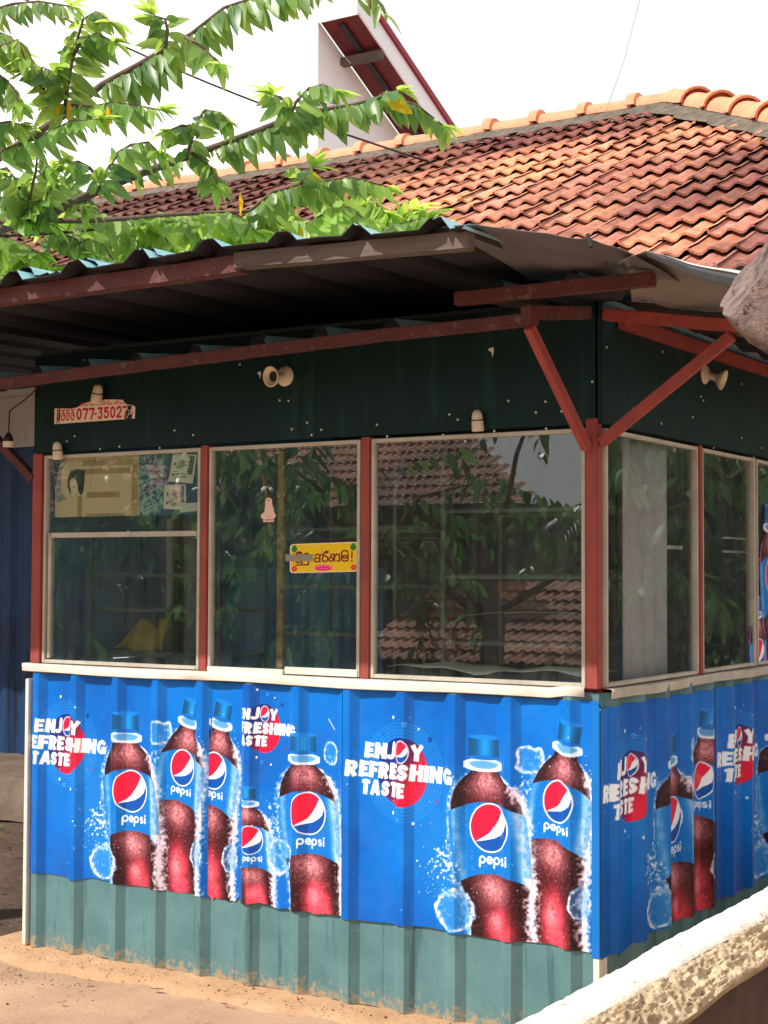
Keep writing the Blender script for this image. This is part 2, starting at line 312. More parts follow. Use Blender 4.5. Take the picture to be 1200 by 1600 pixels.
def bottle(A, cx, hw, k, lt, lb, glb, txt, cap, ring, seed, red=.62, halo=1., sc=1.):
    """cx, hw: [(v, value)] centre line and half width; lt, lb: label top and bottom; k: tilt"""
    cv = np.array(sorted(cx)); hv = np.array(sorted(hw)); ymax = hv[-1, 0]
    U, V = A.U, A.V
    c = np.interp(V, cv[:, 0], cv[:, 1]); Y = V-k*(U-c); W = np.interp(Y, hv[:, 0], hv[:, 1])
    S = (U-c)/W; n = lambda cell, i: A.noise(U.shape, cell*sc, seed+i)
    full = slice(None)
    b = (full, full)
    body = np.clip((1-np.abs(S))*W/A.px+.5, 0, 1)*(Y < ymax)
    # frosted crust round the sides
    crust = n(.010, 1)*.6+n(.004, 2)*.4
    hR = np.clip((1.10+.22*crust*halo-np.abs(S-.0))*6, 0, 1)*(np.abs(S) > .8)*(Y < ymax-.02*sc)*np.where(S > 0, 1., .75)
    ice = np.clip(crust*1.5-.25, 0, 1)[..., None]
    icec = np.array([150, 170, 225])/255.*(1-ice)+np.array([247, 240, 250])/255.*ice
    A.put(b, (hR*np.clip(.35+crust, 0, 1)).astype(np.float32), icec)
    # cola
    t = Y/ymax; dark = np.array([40, 12, 20])/255.; mid = np.array([88, 20, 30])/255.; hot = np.array([246, 70, 92])/255.; pale = np.array([255, 216, 218])/255.
    f = np.clip(1-np.abs(S+.05)/.75, 0, 1); col = dark+(mid-dark)*(f[..., None]**.8)
    low = np.clip((lb*.62-Y)/(lb*.35), 0, 1)*np.clip(1.1-np.abs(S-.05)*1.6, 0, 1)*red*2
    low = np.clip(low*(.65+.7*n(.03, 3)), 0, 1)[..., None]; col = col*(1-low)+hot*low
    ds = (Y-(lb-.05*sc))/(.055*sc); glow = np.exp(-ds*ds)*np.clip(1.2-np.abs(S+.05)*1.6, 0, 1)*.95
    ds2 = (Y-(ymax-.045*sc))/(.055*sc); glow = np.maximum(glow, np.exp(-ds2*ds2)*np.clip(1.2-np.abs(S-.05)*1.2, 0, 1)*.9)
    ds3 = (Y-lb*.28)/(lb*.16); glow = np.maximum(glow, np.exp(-ds3*ds3)*np.exp(-((S+.12)/.26)**2)*.85)
    g = (np.clip(glow*(.6+.5*n(.006, 4)), 0, 1)**1.25)[..., None]
    col = col*(1-g)+(hot*.35+pale*.65)*g
    sp = n(.0036, 5)*.55+n(.0022, 9)*.45; drops = np.clip((sp-.66)*8, 0, 1)*(.25+.75*n(.03, 6)); dk = np.clip((.32-sp)*5, 0, 1)
    col = col*(1-.55*dk[..., None]); col = col*(1-.5*drops[..., None])+np.array([.96, .74, .76])*.5*drops[..., None]
    A.put(b, body.astype(np.float32), col)
    # label band
    bow = .034*sc*np.clip(S*S, 0, 1.4)
    Lm = np.clip((lt-bow-Y)/A.px+.5, 0, 1)*np.clip((Y-(lb-bow))/A.px+.5, 0, 1)*np.clip((1.07-np.abs(S))*W/A.px, 0, 1)
    lc = np.array([0, 112, 200])/255.*np.ones(3); hl = np.exp(-((S-.84)/.13)**2)*.75+np.exp(-((S+.9)/.10)**2)*.5
    hl = np.clip(hl*(.7+.6*n(.02, 7)), 0, 1)[..., None]
    lcol = lc*(1-hl)+np.array([176, 210, 246])/255.*hl
    fr = np.clip((sp-.76)*8, 0, 1)[..., None]*.45; lcol = lcol*(1-fr)+fr
    A.put(b, Lm.astype(np.float32), lcol)
    # white crust over the right edge
    e = np.clip((n(.008, 8)*1.2+.45-np.abs(S-1.05)*4.2), 0, 1)*(Y < ymax-.05*sc)*np.where((Y > lb-.0) & (Y < lt), .45, .95)*halo
    A.put(b, e.astype(np.float32), np.array([246, 226, 238]))
    # neck ring and cap (upright rectangles in the tilted frame)
    def Q(l, ce): return [(ce[0]+x*np.cos(th)+y*np.sin(th), ce[1]-x*np.sin(th)+y*np.cos(th)) for x, y in l]
    th = -np.arctan(k) if k else 0.
    (rc, rv, rr) = ring; (pc, pv, pw, ph) = cap
    A.poly(Q([(-rr*.8, -.02*sc), (rr*.8, -.02*sc), (rr*.72, .03*sc), (-rr*.72, .03*sc)], (rc, rv)), (120, 180, 225), .8)
    A.ell(rc, rv, rr, .017*sc, (226, 240, 250), .95, rot=-th, ring=.0045*sc); A.ell(rc, rv+.004*sc, rr*.86, .011*sc, (86, 156, 214), .8, rot=-th)
    for i in range(24):
        x = -1+2*(i+.5)/24; sh = .55+.45*np.exp(-((x-.1)/.45)**2)-(.08 if i % 2 else 0)
        A.poly(Q([(pw*(x-1/24), -ph), (pw*(x+1/24+.004), -ph), (pw*.97*(x+1/24+.004), ph), (pw*.97*(x-1/24), ph)], (pc, pv)), (20*sh, 146*sh, 238*sh))
    A.ell(pc+np.sin(th)*ph, pv+np.cos(th)*ph, pw*.97, .008*sc, (16, 124, 214), rot=-th)
    A.ell(pc-np.sin(th)*ph*.98, pv-np.cos(th)*ph*.98, pw, .008*sc, (12, 104, 190), rot=-th)
    globe(A, *glb, ring=.0045*sc, rot=(-.10 if k == 0 else -.25))
    pepsi(A, *txt, k=k*.8)
    # loose droplets
    for i in range(int(70*halo)):
        y = A.rng.random()*ymax*.95; sgn = 1 if A.rng.random() > .35 else -1
        w = np.interp(y, hv[:, 0], hv[:, 1]); cc = np.interp(y, cv[:, 0], cv[:, 1])
        A.ell(cc+sgn*(w*1.08+abs(A.rng.normal(0, .012*sc))), y, *(A.rng.uniform(.0008, .003, 2)*sc), (235, 243, 252), .8)
def iceball(A, cu, cv, ru, rv, seed, p=2.):
    b = A.box(cu-ru*1.3, cv-rv*1.3, cu+ru*1.3, cv+rv*1.3); x, y = (A.U[b]-cu)/ru, (A.V[b]-cv)/rv
    r = (np.abs(x)**p+np.abs(y)**p)**(1/p)+(A.noise(x.shape, .02, seed)-.5)*.22
    n1 = A.noise(x.shape, .012, seed+1)*.5+A.noise(x.shape, .005, seed+2)*.5
    rim = np.exp(-((r-.86)/.13)**2); m = np.clip((1-r)*12, 0, 1)
    w = np.clip(rim*1.1*n1*1.3+np.clip(n1-.55, 0, 1)*1.6, 0, 1)
    c = np.array([70, 150, 224])/255.*(1-w[..., None])+np.array([240, 236, 250])/255.*w[..., None]
    A.put(b, (m*np.clip(.45+w*.8, 0, .95)).astype(np.float32), c)
def splash(A, u, v, n, su, sv, r=.0035, lean=0.):
    for i in range(n):
        x, y = A.rng.normal(0, su), A.rng.normal(0, sv); q = A.rng.uniform(.15, 1)**2*r+.0006
        A.ell(u+x+lean*y, v+y, q, q*A.rng.uniform(.6, 1.6), (228, 241, 252), A.rng.uniform(.5, 1), rot=A.rng.uniform(0, 3))
BLUE = (0, 92, 190)
def backdrop(A, seed=3):
    n = A.noise(A.U.shape, .25, seed)*.6+A.noise(A.U.shape, .08, seed+1)*.25+A.noise(A.U.shape, .03, seed+2)*.15
    f = np.clip(.15+.9*n-.25*np.abs(A.V/A.h-.45), 0, 1)[..., None]
    A.im[:] = np.array([0, 78, 166])/255.*(1-f)+np.array([0, 122, 216])/255.*f
def logo(A, u, v, s, rings=True):
    cu, cv, r = u+.238*s, v+.516*s, .098*s
    if rings:
        for i in range(5): A.ell(cu, cv, r+(.012+i*.0115)*s, r*1.12+(.012+i*.0115)*s, (70, 160, 225), .55, ring=.0011*s)
    b = A.box(cu-r, cv-r*1.3, cu+r, cv+r*1.3); x, y = (A.U[b]-cu)/r, (A.V[b]-cv)/(r*1.2)
    g = np.clip(.5+.75*x-.55*y, 0, 1)[..., None]; c = np.array([22, 44, 128])/255.*(1-g)+np.array([235, 22, 60])/255.*g
    c = c*(1-(.5-np.abs(g-.5))*.35)
    A.put(b, np.clip((1-np.hypot(x, y))*r/A.px+.5, 0, 1).astype(np.float32), c)
    O = block(A, 'ENJOY', u+.085*s, v+.556*s, .054*s, .232*s, shear=.0)
    block(A, 'REFRESHING', u+.018*s, v+.490*s, .056*s, .424*s, shear=-.008)
    block(A, 'TASTE', u+.072*s, v+.430*s, .052*s, .184*s, shear=-.012)
    globe(A, O[0], O[1]+.002*s, .024*s, .036*s, ring=.0032*s, rot=-.35)
    for x, y, q, cc in ((.20, .70, .0045, (235, 243, 252)), (.30, .665, .003, (235, 243, 252)), (.345, .632, .008, (16, 60, 150)), (.37, .425, .004, (190, 20, 110)),
                        (.20, .375, .0045, (235, 243, 252)), (.28, .345, .0045, (235, 243, 252)), (.155, .35, .003, (16, 60, 150)), (.16, .64, .003, (16, 60, 150))):
        A.ell(u+x*s, v+y*s, q*s, q*1.3*s, cc)
    for x, y in ((.255, .68), (.225, .355)): A.ell(u+x*s, v+y*s, .006*s, .006*s, (120, 190, 235), .9, ring=.001*s)
HW1 = [(0, .112), (.06, .110), (.12, .116), (.19, .130), (.3, .134), (.40, .131), (.44, .124), (.47, .112), (.50, .094), (.52, .074), (.535, .054), (.55, .05)]
def bottle_one(A, u=0., v=0., s=1., seed=11, red=.5, halo=1.):
    T = lambda l: [(v+y*s, x*s+u) for y, x in l]
    bottle(A, T([(-.02, .618), (.1, .606), (.2, .590), (.355, .572), (.58, .548)]), [(v+y*s, w*s) for y, w in HW1], 0., v+.44*s, v+.207*s,
           (u+.574*s, v+.357*s, .072*s, .0765*s), (u+.535*s, v+.240*s, .116*s), (u+.548*s, v+.618*s, .058*s, .034*s), (u+.549*s, v+.560*s, .066*s), seed, red, halo, s)
HW2 = [(0, .098), (.08, .094), (.16, .098), (.26, .104), (.36, .108), (.46, .110), (.50, .104), (.535, .092), (.565, .076), (.59, .056), (.605, .044), (.62, .042)]
def bottle_two(A, u=0., v=0., s=1., seed=31):
    bottle(A, [(v-.02*s, u+.812*s), (v+.1*s, u+.806*s), (v+.325*s, u+.808*s), (v+.463*s, u+.826*s), (v+.633*s, u+.853*s), (v+.72*s, u+.862*s)],
           [(v+y*s, w*s) for y, w in HW2], -.19, v+.528*s, v+.338*s, (u+.823*s, v+.463*s, .053*s, .065*s), (u+.770*s, v+.374*s, .099*s),
           (u+.862*s, v+.684*s, .040*s, .032*s), (u+.853*s, v+.634*s, .046*s), seed, .62, 1., s)
def icecube(A, u, v, r, seed):
    q = [(-1, .5), (-.3, 1), (.8, .85), (1, -.1), (.5, -.9), (-.6, -.85), (-1, -.2)]; P = [(u+x*r, v+y*r) for x, y in q]
    A.poly(P, (52, 146, 222), .8); rr = np.random.default_rng(seed)
    for i in range(len(P)): A.line([P[i-1], P[i]], .004, (190, 222, 246), .75, soft=.003)
    for i in range(14):
        a, b = P[rr.integers(7)], P[rr.integers(7)]; m = ((a[0]+b[0])/2+rr.normal(0, r*.2), (a[1]+b[1])/2+rr.normal(0, r*.2))
        A.line([a, m], rr.uniform(.001, .005), (215, 235, 250), .5, soft=.004)
def make_design():
    A = Art(1.0, .84, .001, BLUE); backdrop(A); logo(A, 0., 0., 1.)
    A.ell(.46, .28, .17, .22, (60, 165, 235), .25, soft=.12)
    iceball(A, .722, .588, .050, .046, 5, 5.); bottle_two(A); splash(A, .69, .50, 40, .012, .03)
    iceball(A, .897, .148, .037, .057, 50)
    bottle_one(A); iceball(A, .440, .074, .080, .076, 60)
    splash(A, .405, .225, 90, .030, .03, .005); splash(A, .37, .17, 60, .035, .05, .003)
    A.line([(.385, .26), (.41, .25), (.43, .256)], .006, (230, 241, 252), .9); A.line([(.40, .235), (.43, .222)], .009, (230, 241, 252), .9)
    splash(A, .93, .06, 30, .02, .05, .002); splash(A, .5, .4, 60, .25, .25, .0016)
    return A
def make_design_small():
    A = Art(.46, .84, .001, BLUE); backdrop(A, 9); logo(A, -.085, .245, .75, rings=False)
    bottle_one(A, -.325, -.0, .64, 21, .9); bottle_one(A, -.245, .01, .935, 41, .8)
    iceball(A, .166, .18, .062, .070, 71); iceball(A, .385, .56, .03, .045, 73)
    splash(A, .135, .29, 70, .022, .03, .005); splash(A, .14, .3, 50, .04, .06, .002)
    A.line([(.375, .68), (.40, .645)], .003, (230, 241, 252), .9)
    return A
# ---------------------------------------------------------------- palette
M_GREEN = pbr('green_painted_ply', (7, 33, 34), (10, 43, 43), 6, .55, .08, .05, 40, spec=.2, streak=(14, 50, 49), spots=(20, 46, 45), spot_scale=55, spot_at=.66)
M_TIN = pbr('weathered_green_tin', (72, 108, 112), (90, 126, 130), 5, .5, .1, .06, 30, spots=(150, 150, 132), spot_scale=80, spot_at=.645, streak=(62, 94, 98), mud=((156, 134, 106), -.06, .09))
M_RED = pbr('red_oxide_wood', (154, 68, 60), (130, 56, 52), 14, .55, .1, .2, 90, stretch=(1, 1, .5), spots=(112, 78, 70), spot_scale=30, spot_at=.61)
M_DKRED = pbr('dark_red_wood', (92, 42, 39), (70, 36, 34), 14, .6, .1, .2, 90, spots=(98, 80, 74), spot_scale=22, spot_at=.585)
M_GREYWOOD = pbr('bare_grey_timber', (110, 98, 90), (78, 68, 62), 10, .8, .1, .5, 60, stretch=(.15, 1, 1))
M_ALU = pbr('cream_aluminium', (190, 184, 170), (164, 156, 142), 9, .4, .1, .05, 60, spots=(130, 112, 92), spot_scale=40, spot_at=.68)
M_FLASH = pbr('white_flashing', (218, 212, 203), (194, 186, 174), 6, .45, .1, .08, 40, spots=(150, 128, 104), spot_scale=46, spot_at=.69)
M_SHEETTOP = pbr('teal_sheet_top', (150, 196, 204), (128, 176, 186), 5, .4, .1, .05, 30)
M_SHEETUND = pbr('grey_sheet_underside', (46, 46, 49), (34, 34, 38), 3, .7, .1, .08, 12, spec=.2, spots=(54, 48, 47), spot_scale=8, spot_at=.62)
M_SCREW = pbr('screw_zinc', (190, 190, 180), None, 8, .45, .05, 0, metal=.3)
M_BLUEIN = pbr('blue_inside_tin', (70, 134, 176), (54, 112, 152), 4, .55, .1, .05, 30)
M_DARK = pbr('dark_inside_board', (62, 76, 76), (48, 60, 60), 4, .7, .1, .1, 30)
M_STEEL = pbr('rack_steel', (96, 106, 102), (76, 84, 82), 12, .4, .1, .05, 60)
M_BAKE = pbr('cream_bakelite', (214, 204, 184), (196, 184, 160), 12, .35, .08, .04, 60, spots=(150, 136, 112), spot_scale=60, spot_at=.66)
M_BLACK = pbr('black_rubber', (20, 20, 20), (28, 27, 26), 20, .6, .1, .05, 60)
M_WHITEP = pbr('grey_white_panel', (168, 166, 164), (150, 148, 148), 3, .6, .1, .05, 30, spots=(124, 122, 124), spot_scale=12, spot_at=.62)
M_PAPER = pbr('shelf_paper', (216, 210, 190), (196, 190, 168), 6, .7, .1, .1, 30)
M_CONC = pbr('worn_concrete', (186, 148, 112), (160, 124, 92), 5, .85, .08, .5, 35, spots=(120, 92, 70), spot_scale=18, spot_at=.62)
M_SAND = pbr('sandy_ground', (180, 146, 118), (152, 121, 96), 2.2, .9, .06, .35, 45, spots=(140, 104, 80), spot_scale=9, spot_at=.6)
M_SOIL = pbr('dark_soil', (92, 70, 56), (62, 48, 38), 6, .95, .04, .9, 30, spots=(120, 96, 74), spot_scale=40, spot_at=.6)
M_WHITEWALL = pbr('white_plaster', (240, 244, 255), (232, 238, 252), 3, .7, .1, .1, 30)
M_TRIM = pbr('maroon_paint', (150, 24, 48), (130, 20, 42), 8, .45, .1, .05, 40)
M_SOFFIT = pbr('maroon_soffit_boards', (112, 40, 44), (92, 32, 38), 6, .6, .1, .1, 40)
M_MORTAR = pbr('grey_mortar', (116, 104, 92), (76, 68, 60), 16, .9, .05, .7, 50, spots=(76, 70, 60), spot_scale=30, spot_at=.58)
M_RIDGE = pbr('new_ridge_clay', (228, 150, 114), (210, 128, 94), 7, .75, .08, .25, 40, spots=(170, 104, 80), spot_scale=16, spot_at=.62)
M_BLUESHUT = pbr('blue_shutter_paint', (0, 54, 98), (0, 36, 72), 3, .6, .1, .05, 30, streak=(3, 20, 42))
M_VINYL = attr_mat('printed_vinyl', .36, .28, .12, grime=.05)
M_STICK = attr_mat('printed_sticker', .45, .35, 0, grime=.12)
M_CARD = attr_mat('printed_card', .7, .25, 0, grime=.15)
M_GLASS = glass_mat('window_glass', (.92, .975, .965), .022, .004, 2.0)
M_GLASS2 = glass_mat('low_reflection_side_glass', (.92, .94, .95),   .025, .0, .7)  # side panes have their reflection turned down below the front ones

# ---------------------------------------------------------------- ground
rg = random.Random(2)
def lumpy(x0, x1, y0, y1, nx, ny, z, amp, seed=1):
    g = np.random.default_rng(seed); A = Art(1, 1, 1/200, (0, 0, 0)); n = A.noise((ny, nx), .04, seed)*.6+A.noise((ny, nx), .015, seed+1)*.4
    return [[(x0+(x1-x0)*i/(nx-1), y0+(y1-y0)*j/(ny-1), z+(n[j, i]-.5)*amp) for i in range(nx)] for j in range(ny)]
g = MB(); S_ = [-600, -120, -40, -14, 14, 40, 120, 600]
g.grid([[(x, y, -.125) for x in S_] for y in S_]); tag(g.build('ground', M_SAND), kind='structure')
p = MB(); p.grid(lumpy(-9, 5, -9, .06, 90, 60, -.085, .022, 4)); tag(p.build('sandy_path', M_SAND, smooth=True), kind='structure')
# worn concrete lip the kiosk stands on
q = MB(); N = 70; rows = [[], [], [], []]
for i in range(N):
    x = -2.66+i*(2.86/(N-1)); e = .035*math.sin(i*.5)*math.sin(i*.21)+rg.uniform(-.012, .012); h = rg.uniform(-.006, .006)
    rows[0].append((x, -.20+e, -.11)); rows[1].append((x, -.17+e, -.066+h)); rows[2].append((x, -.13+e, -.058+h*.6)); rows[3].append((x, 2.3, -.057))
q.grid(rows); tag(q.build('concrete_plinth', M_CONC, smooth=50), kind='structure')
p = MB(); p.grid(lumpy(-11, -2.6, .02, 2.6, 70, 40, -.10, .09, 9)); tag(p.build('soil_strip', M_SOIL, smooth=True), kind='structure')
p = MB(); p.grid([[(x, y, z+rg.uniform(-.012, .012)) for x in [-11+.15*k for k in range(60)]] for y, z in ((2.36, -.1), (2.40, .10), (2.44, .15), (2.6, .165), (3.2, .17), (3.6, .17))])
tag(p.build('porch_step', pbr('shade_darkened_porch_concrete', (112, 94, 80), (86, 72, 60), 5, .85, .08, .4, 35), smooth=40), kind='structure')  # concrete colour darkened so it carries the porch shade

# ---------------------------------------------------------------- kiosk
W = 2.47
KI = thing('kiosk', 'small roadside kiosk with dark green fascia, glazed upper walls and corrugated tin below', 'kiosk', (0, 0, 0))
XR = [-2.425, -2.224, -2.01, -1.811, -1.597, -1.374, -1.158, -.945, -.723, -.525, -.317, -.105]
YR = [.07+.218*k for k in range(10)]
def prof(x, cs):
    d = np.min(np.abs(np.asarray(x)[..., None]-np.array(cs)), -1); return (.024 if cs is XR else .030)*np.clip((.042-d)/.030, 0, 1)
def pts1(a, b, cs): return sorted(set([a, b]+[round(c+o, 4) for c in cs for o in (-.042, -.012, .012, .042) if a < c+o < b]))
ZB, ZP, ZS, ZT = -.057, .235, 1.03, 1.895
m = MB(); xs = pts1(-W, -.004, XR); py = prof(xs, XR)
m.grid([[(x, -y, z) for x, y in zip(xs, py)] for z in (ZB, .3, .6, 1.05)]); m.build('corrugated_panel', M_TIN, KI, solid=-.002)
m = MB(); ys = pts1(.004, 2.2, YR); px_ = prof(ys, YR)
m.grid([[(x, y, z) for y, x in zip(ys, px_)] for z in (ZB, .3, .6, 1.05)]); m.build('corrugated_panel', M_TIN, KI, solid=-.002)
m = MB(); m.box((-.012, -.034, ZB), (.010, -.003, 1.0)); m.box((.001, -.003, ZB), (.012, .022, 1.0)); m.build('corner_trim', M_FLASH, KI, bevel=.002)
m = MB(); m.box((-W-.022, -.02, ZB), (-W-.002, .02, 1.0)); m.build('corner_trim', M_FLASH, KI, bevel=.002)
# fascia boards with screw heads
def fascia(lo, hi, spots, ax):
    f = MB(); f.box(lo, hi); fo = f.build('fascia_board', M_GREEN, KI, bevel=.002)
    me = None
    for a, z in spots:
        if me is None:
            s = MB(); s.lathe([(.0044, 0), (.004, .002), (.0016, .003)], (0, 0, 0), (0, -1, 0) if ax == 1 else (1, 0, 0), 8); so = s.build('screw', M_SCREW, fo, smooth=40, top=None); me = so.data
            for v in me.vertices: v.co = v.co
        else: so = bpy.data.objects.new('screw', me); COL.objects.link(so); so.parent = fo
        so.location = Vector((a, lo[1], z)) if ax == 1 else Vector((hi[0], a, z))
    return fo
def px_spots(l, axis): return [((p := at(x, y, axis, 0))[0 if axis == 1 else 1], p[2]) for x, y in l]
fascia((-W, -.012, ZT+.012), (-.001, .012, 2.30), px_spots([(108, 690), (120, 682), (276, 673), (305, 680), (190, 698), (253, 700), (160, 702), (378, 570), (440, 626), (454, 627), (459, 671), (483, 661), (490, 680), (505, 672), (592, 664), (608, 682), (705, 648), (718, 656), (695, 680), (775, 674), (856, 670), (880, 643), (928, 597), (928, 660), (797, 627), (855, 628), (840, 645), (730, 690), (560, 690), (365, 704)], 1), 1)
fascia((-.012, -.012, ZT+.012), (.012, 2.25, 2.30), px_spots([(942, 543), (984, 639), (1003, 490), (1030, 550), (1028, 662), (1077, 652), (1094, 626), (1027, 690), (1110, 700), (1154, 600), (1154, 684), (1185, 700), (1090, 620), (990, 655)], 0), 0)
# posts
def post(lo, hi, mat=M_RED): b = MB(); b.box(lo, hi); return b.build('post', mat, KI, bevel=.003)
post((-W, -.018, 1.062), (-W+.052, .03, ZT+.008)); post((-1.612, -.012, 1.062), (-1.578, .03, ZT+.008)); post((-.900, -.012, 1.062), (-.862, .03, ZT+.008))
post((-.044, -.016, 1.062), (-.002, .022, ZT+.03)); post((-.03, .862, 1.062), (.014, .896, ZT+.008)); post((-.03, 1.50, 1.062), (.006, 1.522, ZT+.008), M_ALU); post((-.03, 2.15, 1.062), (.014, 2.2, ZT+.008))
# sills (bent metal flashing with an uneven lip)
def sill(a, b, ax, name='sill'):
    m = MB(); n = 40; rows = []
    for off, z in ((.0, 1.064), (.030, 1.060), (.033, 1.052), (.031, 1.030), (.028, 1.028)):
        r = []
        for i in range(n+1):
            t = a+(b-a)*i/n; w1 = .003*math.sin(i*1.3)+rg.uniform(-.001, .001); dz = .003*math.sin(i*.37+off*50)
            o = off+(w1 if off > .01 else 0); zz = z+(dz if off > .01 else 0)
            if ax == 1 and i > n-2 and off > .01: o *= .75; zz += .01
            r.append((t, -o, zz) if ax == 1 else (o, t, zz))
        rows.append(r)
    return m.grid(rows).build(name, M_FLASH, KI, smooth=35, solid=.002)
sill(-W-.03, -.045, 1); s2 = sill(.02, 2.2, 0); s2.data.materials[0] = M_ALU
m = MB(); m.box((-W+.002, .013, 1.04), (-.035, .06, 1.060)); m.build('sill_board', M_RED, KI); m = MB(); m.box((-.06, .035, 1.04), (-.013, 2.2, 1.060)); m.build('sill_board', M_RED, KI)
# windows: frame mesh > pane, rail, track
def window(a, b, ax, z0=1.066, z1=ZT, fw=.0135, extra=(), glass=M_GLASS):
    m = MB()
    def bx(u0, u1, za, zb, d0=-.010, d1=.014):
        m.box((u0, d0, za), (u1, d1, zb)) if ax == 1 else m.box((-d1, u0, za), (-d0, u1, zb))
    bx(a, a+fw, z0, z1); bx(b-fw, b, z0, z1); bx(a+fw, b-fw, z1-fw, z1); bx(a+fw, b-fw, z0, z0+fw)
    fr = m.build('window', M_ALU, KI, bevel=.0015)
    g = MB(); e = fw*.7
    g.box((a+e, .002, z0+e), (b-e, .006, z1-e)) if ax == 1 else g.box((-.006, a+e, z0+e), (-.002, b-e, z1-e))
    g.build('pane', glass, fr)
    for (nm, u0, u1, za, zb, d0, d1, mt) in extra:
        x = MB(); x.box((u0, d0, za), (u1, d1, zb)) if ax == 1 else x.box((-d1, u0, za), (-d0, u1, zb)); x.build(nm, mt, fr, bevel=.0015)
    return fr
M_TANW = pbr('tan_wood_strip', (150, 118, 76), (112, 88, 60), 16, .7, .1, .3, 70, spots=(60, 52, 44), spot_scale=22, spot_at=.58)
w1 = window(-W+.056, -1.615, 1, extra=[('rail', -W+.085, -1.635, 1.565, 1.585, -.004, .020, M_ALU), ('rail', -W+.078, -W+.092, 1.085, 1.585, -.004, .020, M_ALU)])
w1['label'] = 'window with a taped paper board behind its upper half'
w2 = window(-1.574, -.904, 1, extra=[('track', -1.570, -1.225, 1.060, 1.082, -.018, -.0105, M_FLASH), ('track', -1.22, -.91, 1.066, 1.092, -.014, -.0105, M_FLASH), ('meeting_stile', -1.272, -1.245, 1.085, 1.87, .007, .022, M_TANW)])
w2['label'] = 'sliding window with yellow sticker and wooden meeting stile'
w3 = window(-.858, -.048, 1); w3['label'] = 'large front window beside the corner post'
w4 = window(.028, .858, 0, glass=M_GLASS2); w5 = window(.90, 1.496, 0, glass=M_GLASS2); w6 = window(1.526, 2.146, 0, glass=M_GLASS2)
# back of the kiosk and its inside
m = MB(); m.box((-W, 2.162, ZB), (0, 2.2, 2.304)); m.build('back_wall', M_DARK, KI)
m = MB(); m.box((-W, .013, ZB), (-W+.02, 2.16, 1.06)); m.build('end_wall', M_BLUEIN, KI); m = MB(); m.box((-W-.02, .013, 1.062), (-W, 2.2, 2.30)); m.build('end_wall', M_BLUEIN, KI)
m = MB(); m.box((-W+.03, .07, .985), (-.07, 1.3, 1.0)); m.build('counter', M_DARK, KI)
m = MB(); m.box((-W, .02, 2.305), (0, 2.2, 2.32)); m.build('ceiling_board', M_DARK, KI)
m = MB(); xs = [-W+.03+.012*k for k in range(95)]
m.grid([[(x, .80+.02*(1 if (x*6) % 1 > .85 else 0), z) for x in xs] for z in (1.0, 1.45)]); m.build('inner_tin_panel', M_BLUEIN, KI, solid=.002)

# ---------------------------------------------------------------- awnings: beams, sheets, braces (all fixed to the kiosk)
def beam(name, p0, p1, w_, h_, mat, n=6, wob=.0015):
    m = MB(); m.beam(p0, p1, w_, h_, n=n, wob=wob); return m.build(name, mat, KI, bevel=.003)
def corr(name, x0, x1, y0, y1, zf, xr, h=.032, top=.018, base=.045, ny=8, amp=.004, seed=1, skew=0., mat=None):
    """ribbed roofing sheet: ribs run from the eave (y0) to the wall (y1)"""
    r = random.Random(seed); xs = sorted(set([x0, x1]+[round(c+o, 4) for c in xr for o in (-base, -top, 0, top, base) if x0 < c+o < x1]+[x0+(x1-x0)*k/40 for k in range(41)]))
    sag = {x: r.uniform(-1, 1)*amp for x in xs}
    rows = []
    for j in range(ny+1):
        y = y0+(y1-y0)*j/ny
        rows.append([(x, y+skew*(x-x0)+(sag[x]*1.5 if j == 0 else 0), zf(x, y)+h*max(0, min(1, (base-min(abs(x-c) for c in xr))/(base-top)))+sag[x]*(1-j/ny)) for x in xs])
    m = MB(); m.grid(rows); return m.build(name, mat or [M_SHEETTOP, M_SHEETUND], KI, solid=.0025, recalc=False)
# lower awning
LB = [(-3.3, 2.085), (-2.24, 2.130), (-1.33, 2.158), (-.553, 2.179), (-.02, 2.185)]
lbz = lambda x: float(np.interp(x, [a for a, b in LB], [b for a, b in LB]))
m = MB(); P = [Vector((x, -.42, z)) for x, z in LB]
for a, b in zip(P[:-1], P[1:]): m.beam(a-(b-a).normalized()*.004, b+(b-a).normalized()*.002, .042, .036, n=3, wob=.001)
m.build('awning_beam', M_DKRED, KI, bevel=.003)
LR = [-3.13, -2.87, -2.60, -2.335, -2.079, -1.84, -1.6, -1.327, -1.068, -.81, -.541]
corr('awning_sheet', -3.3, -.40, -.397, -.005, lambda x, y: lbz(x)+.017+.10*(y+.42), LR, .034, .016, .036, seed=4, amp=.005)
beam('outrigger', (-.03, -.03, 2.262), (-.036, -.45, 2.20), .04, .042, M_DKRED, 2); beam('outrigger', (-2.45, -.03, 2.2), (-2.45, -.45, 2.135), .04, .042, M_RED, 2)
# braces from the corner post, and from the left post
b = beam('brace', (-.032, -.026, 1.83), (-.045, -.42, 2.165), .029, .033, M_RED, 1); b['label'] = 'brace leaning out towards the front'
OE = at(1178, 513, 1, 0.0); BE = at(1143, 520, 1, 0.0)
beam('outrigger', (.014, .0, 2.258), OE, .038, .038, M_RED, 3); b = beam('brace', (.004, .0, 1.845), BE+Vector((0, 0, -.01)), .030, .034, M_RED, 1); b['label'] = 'brace leaning out past the corner'
beam('brace', (-W+.0, -.005, 1.80), (-W-.30, -.005, 2.04), .034, .036, M_DKRED, 1)
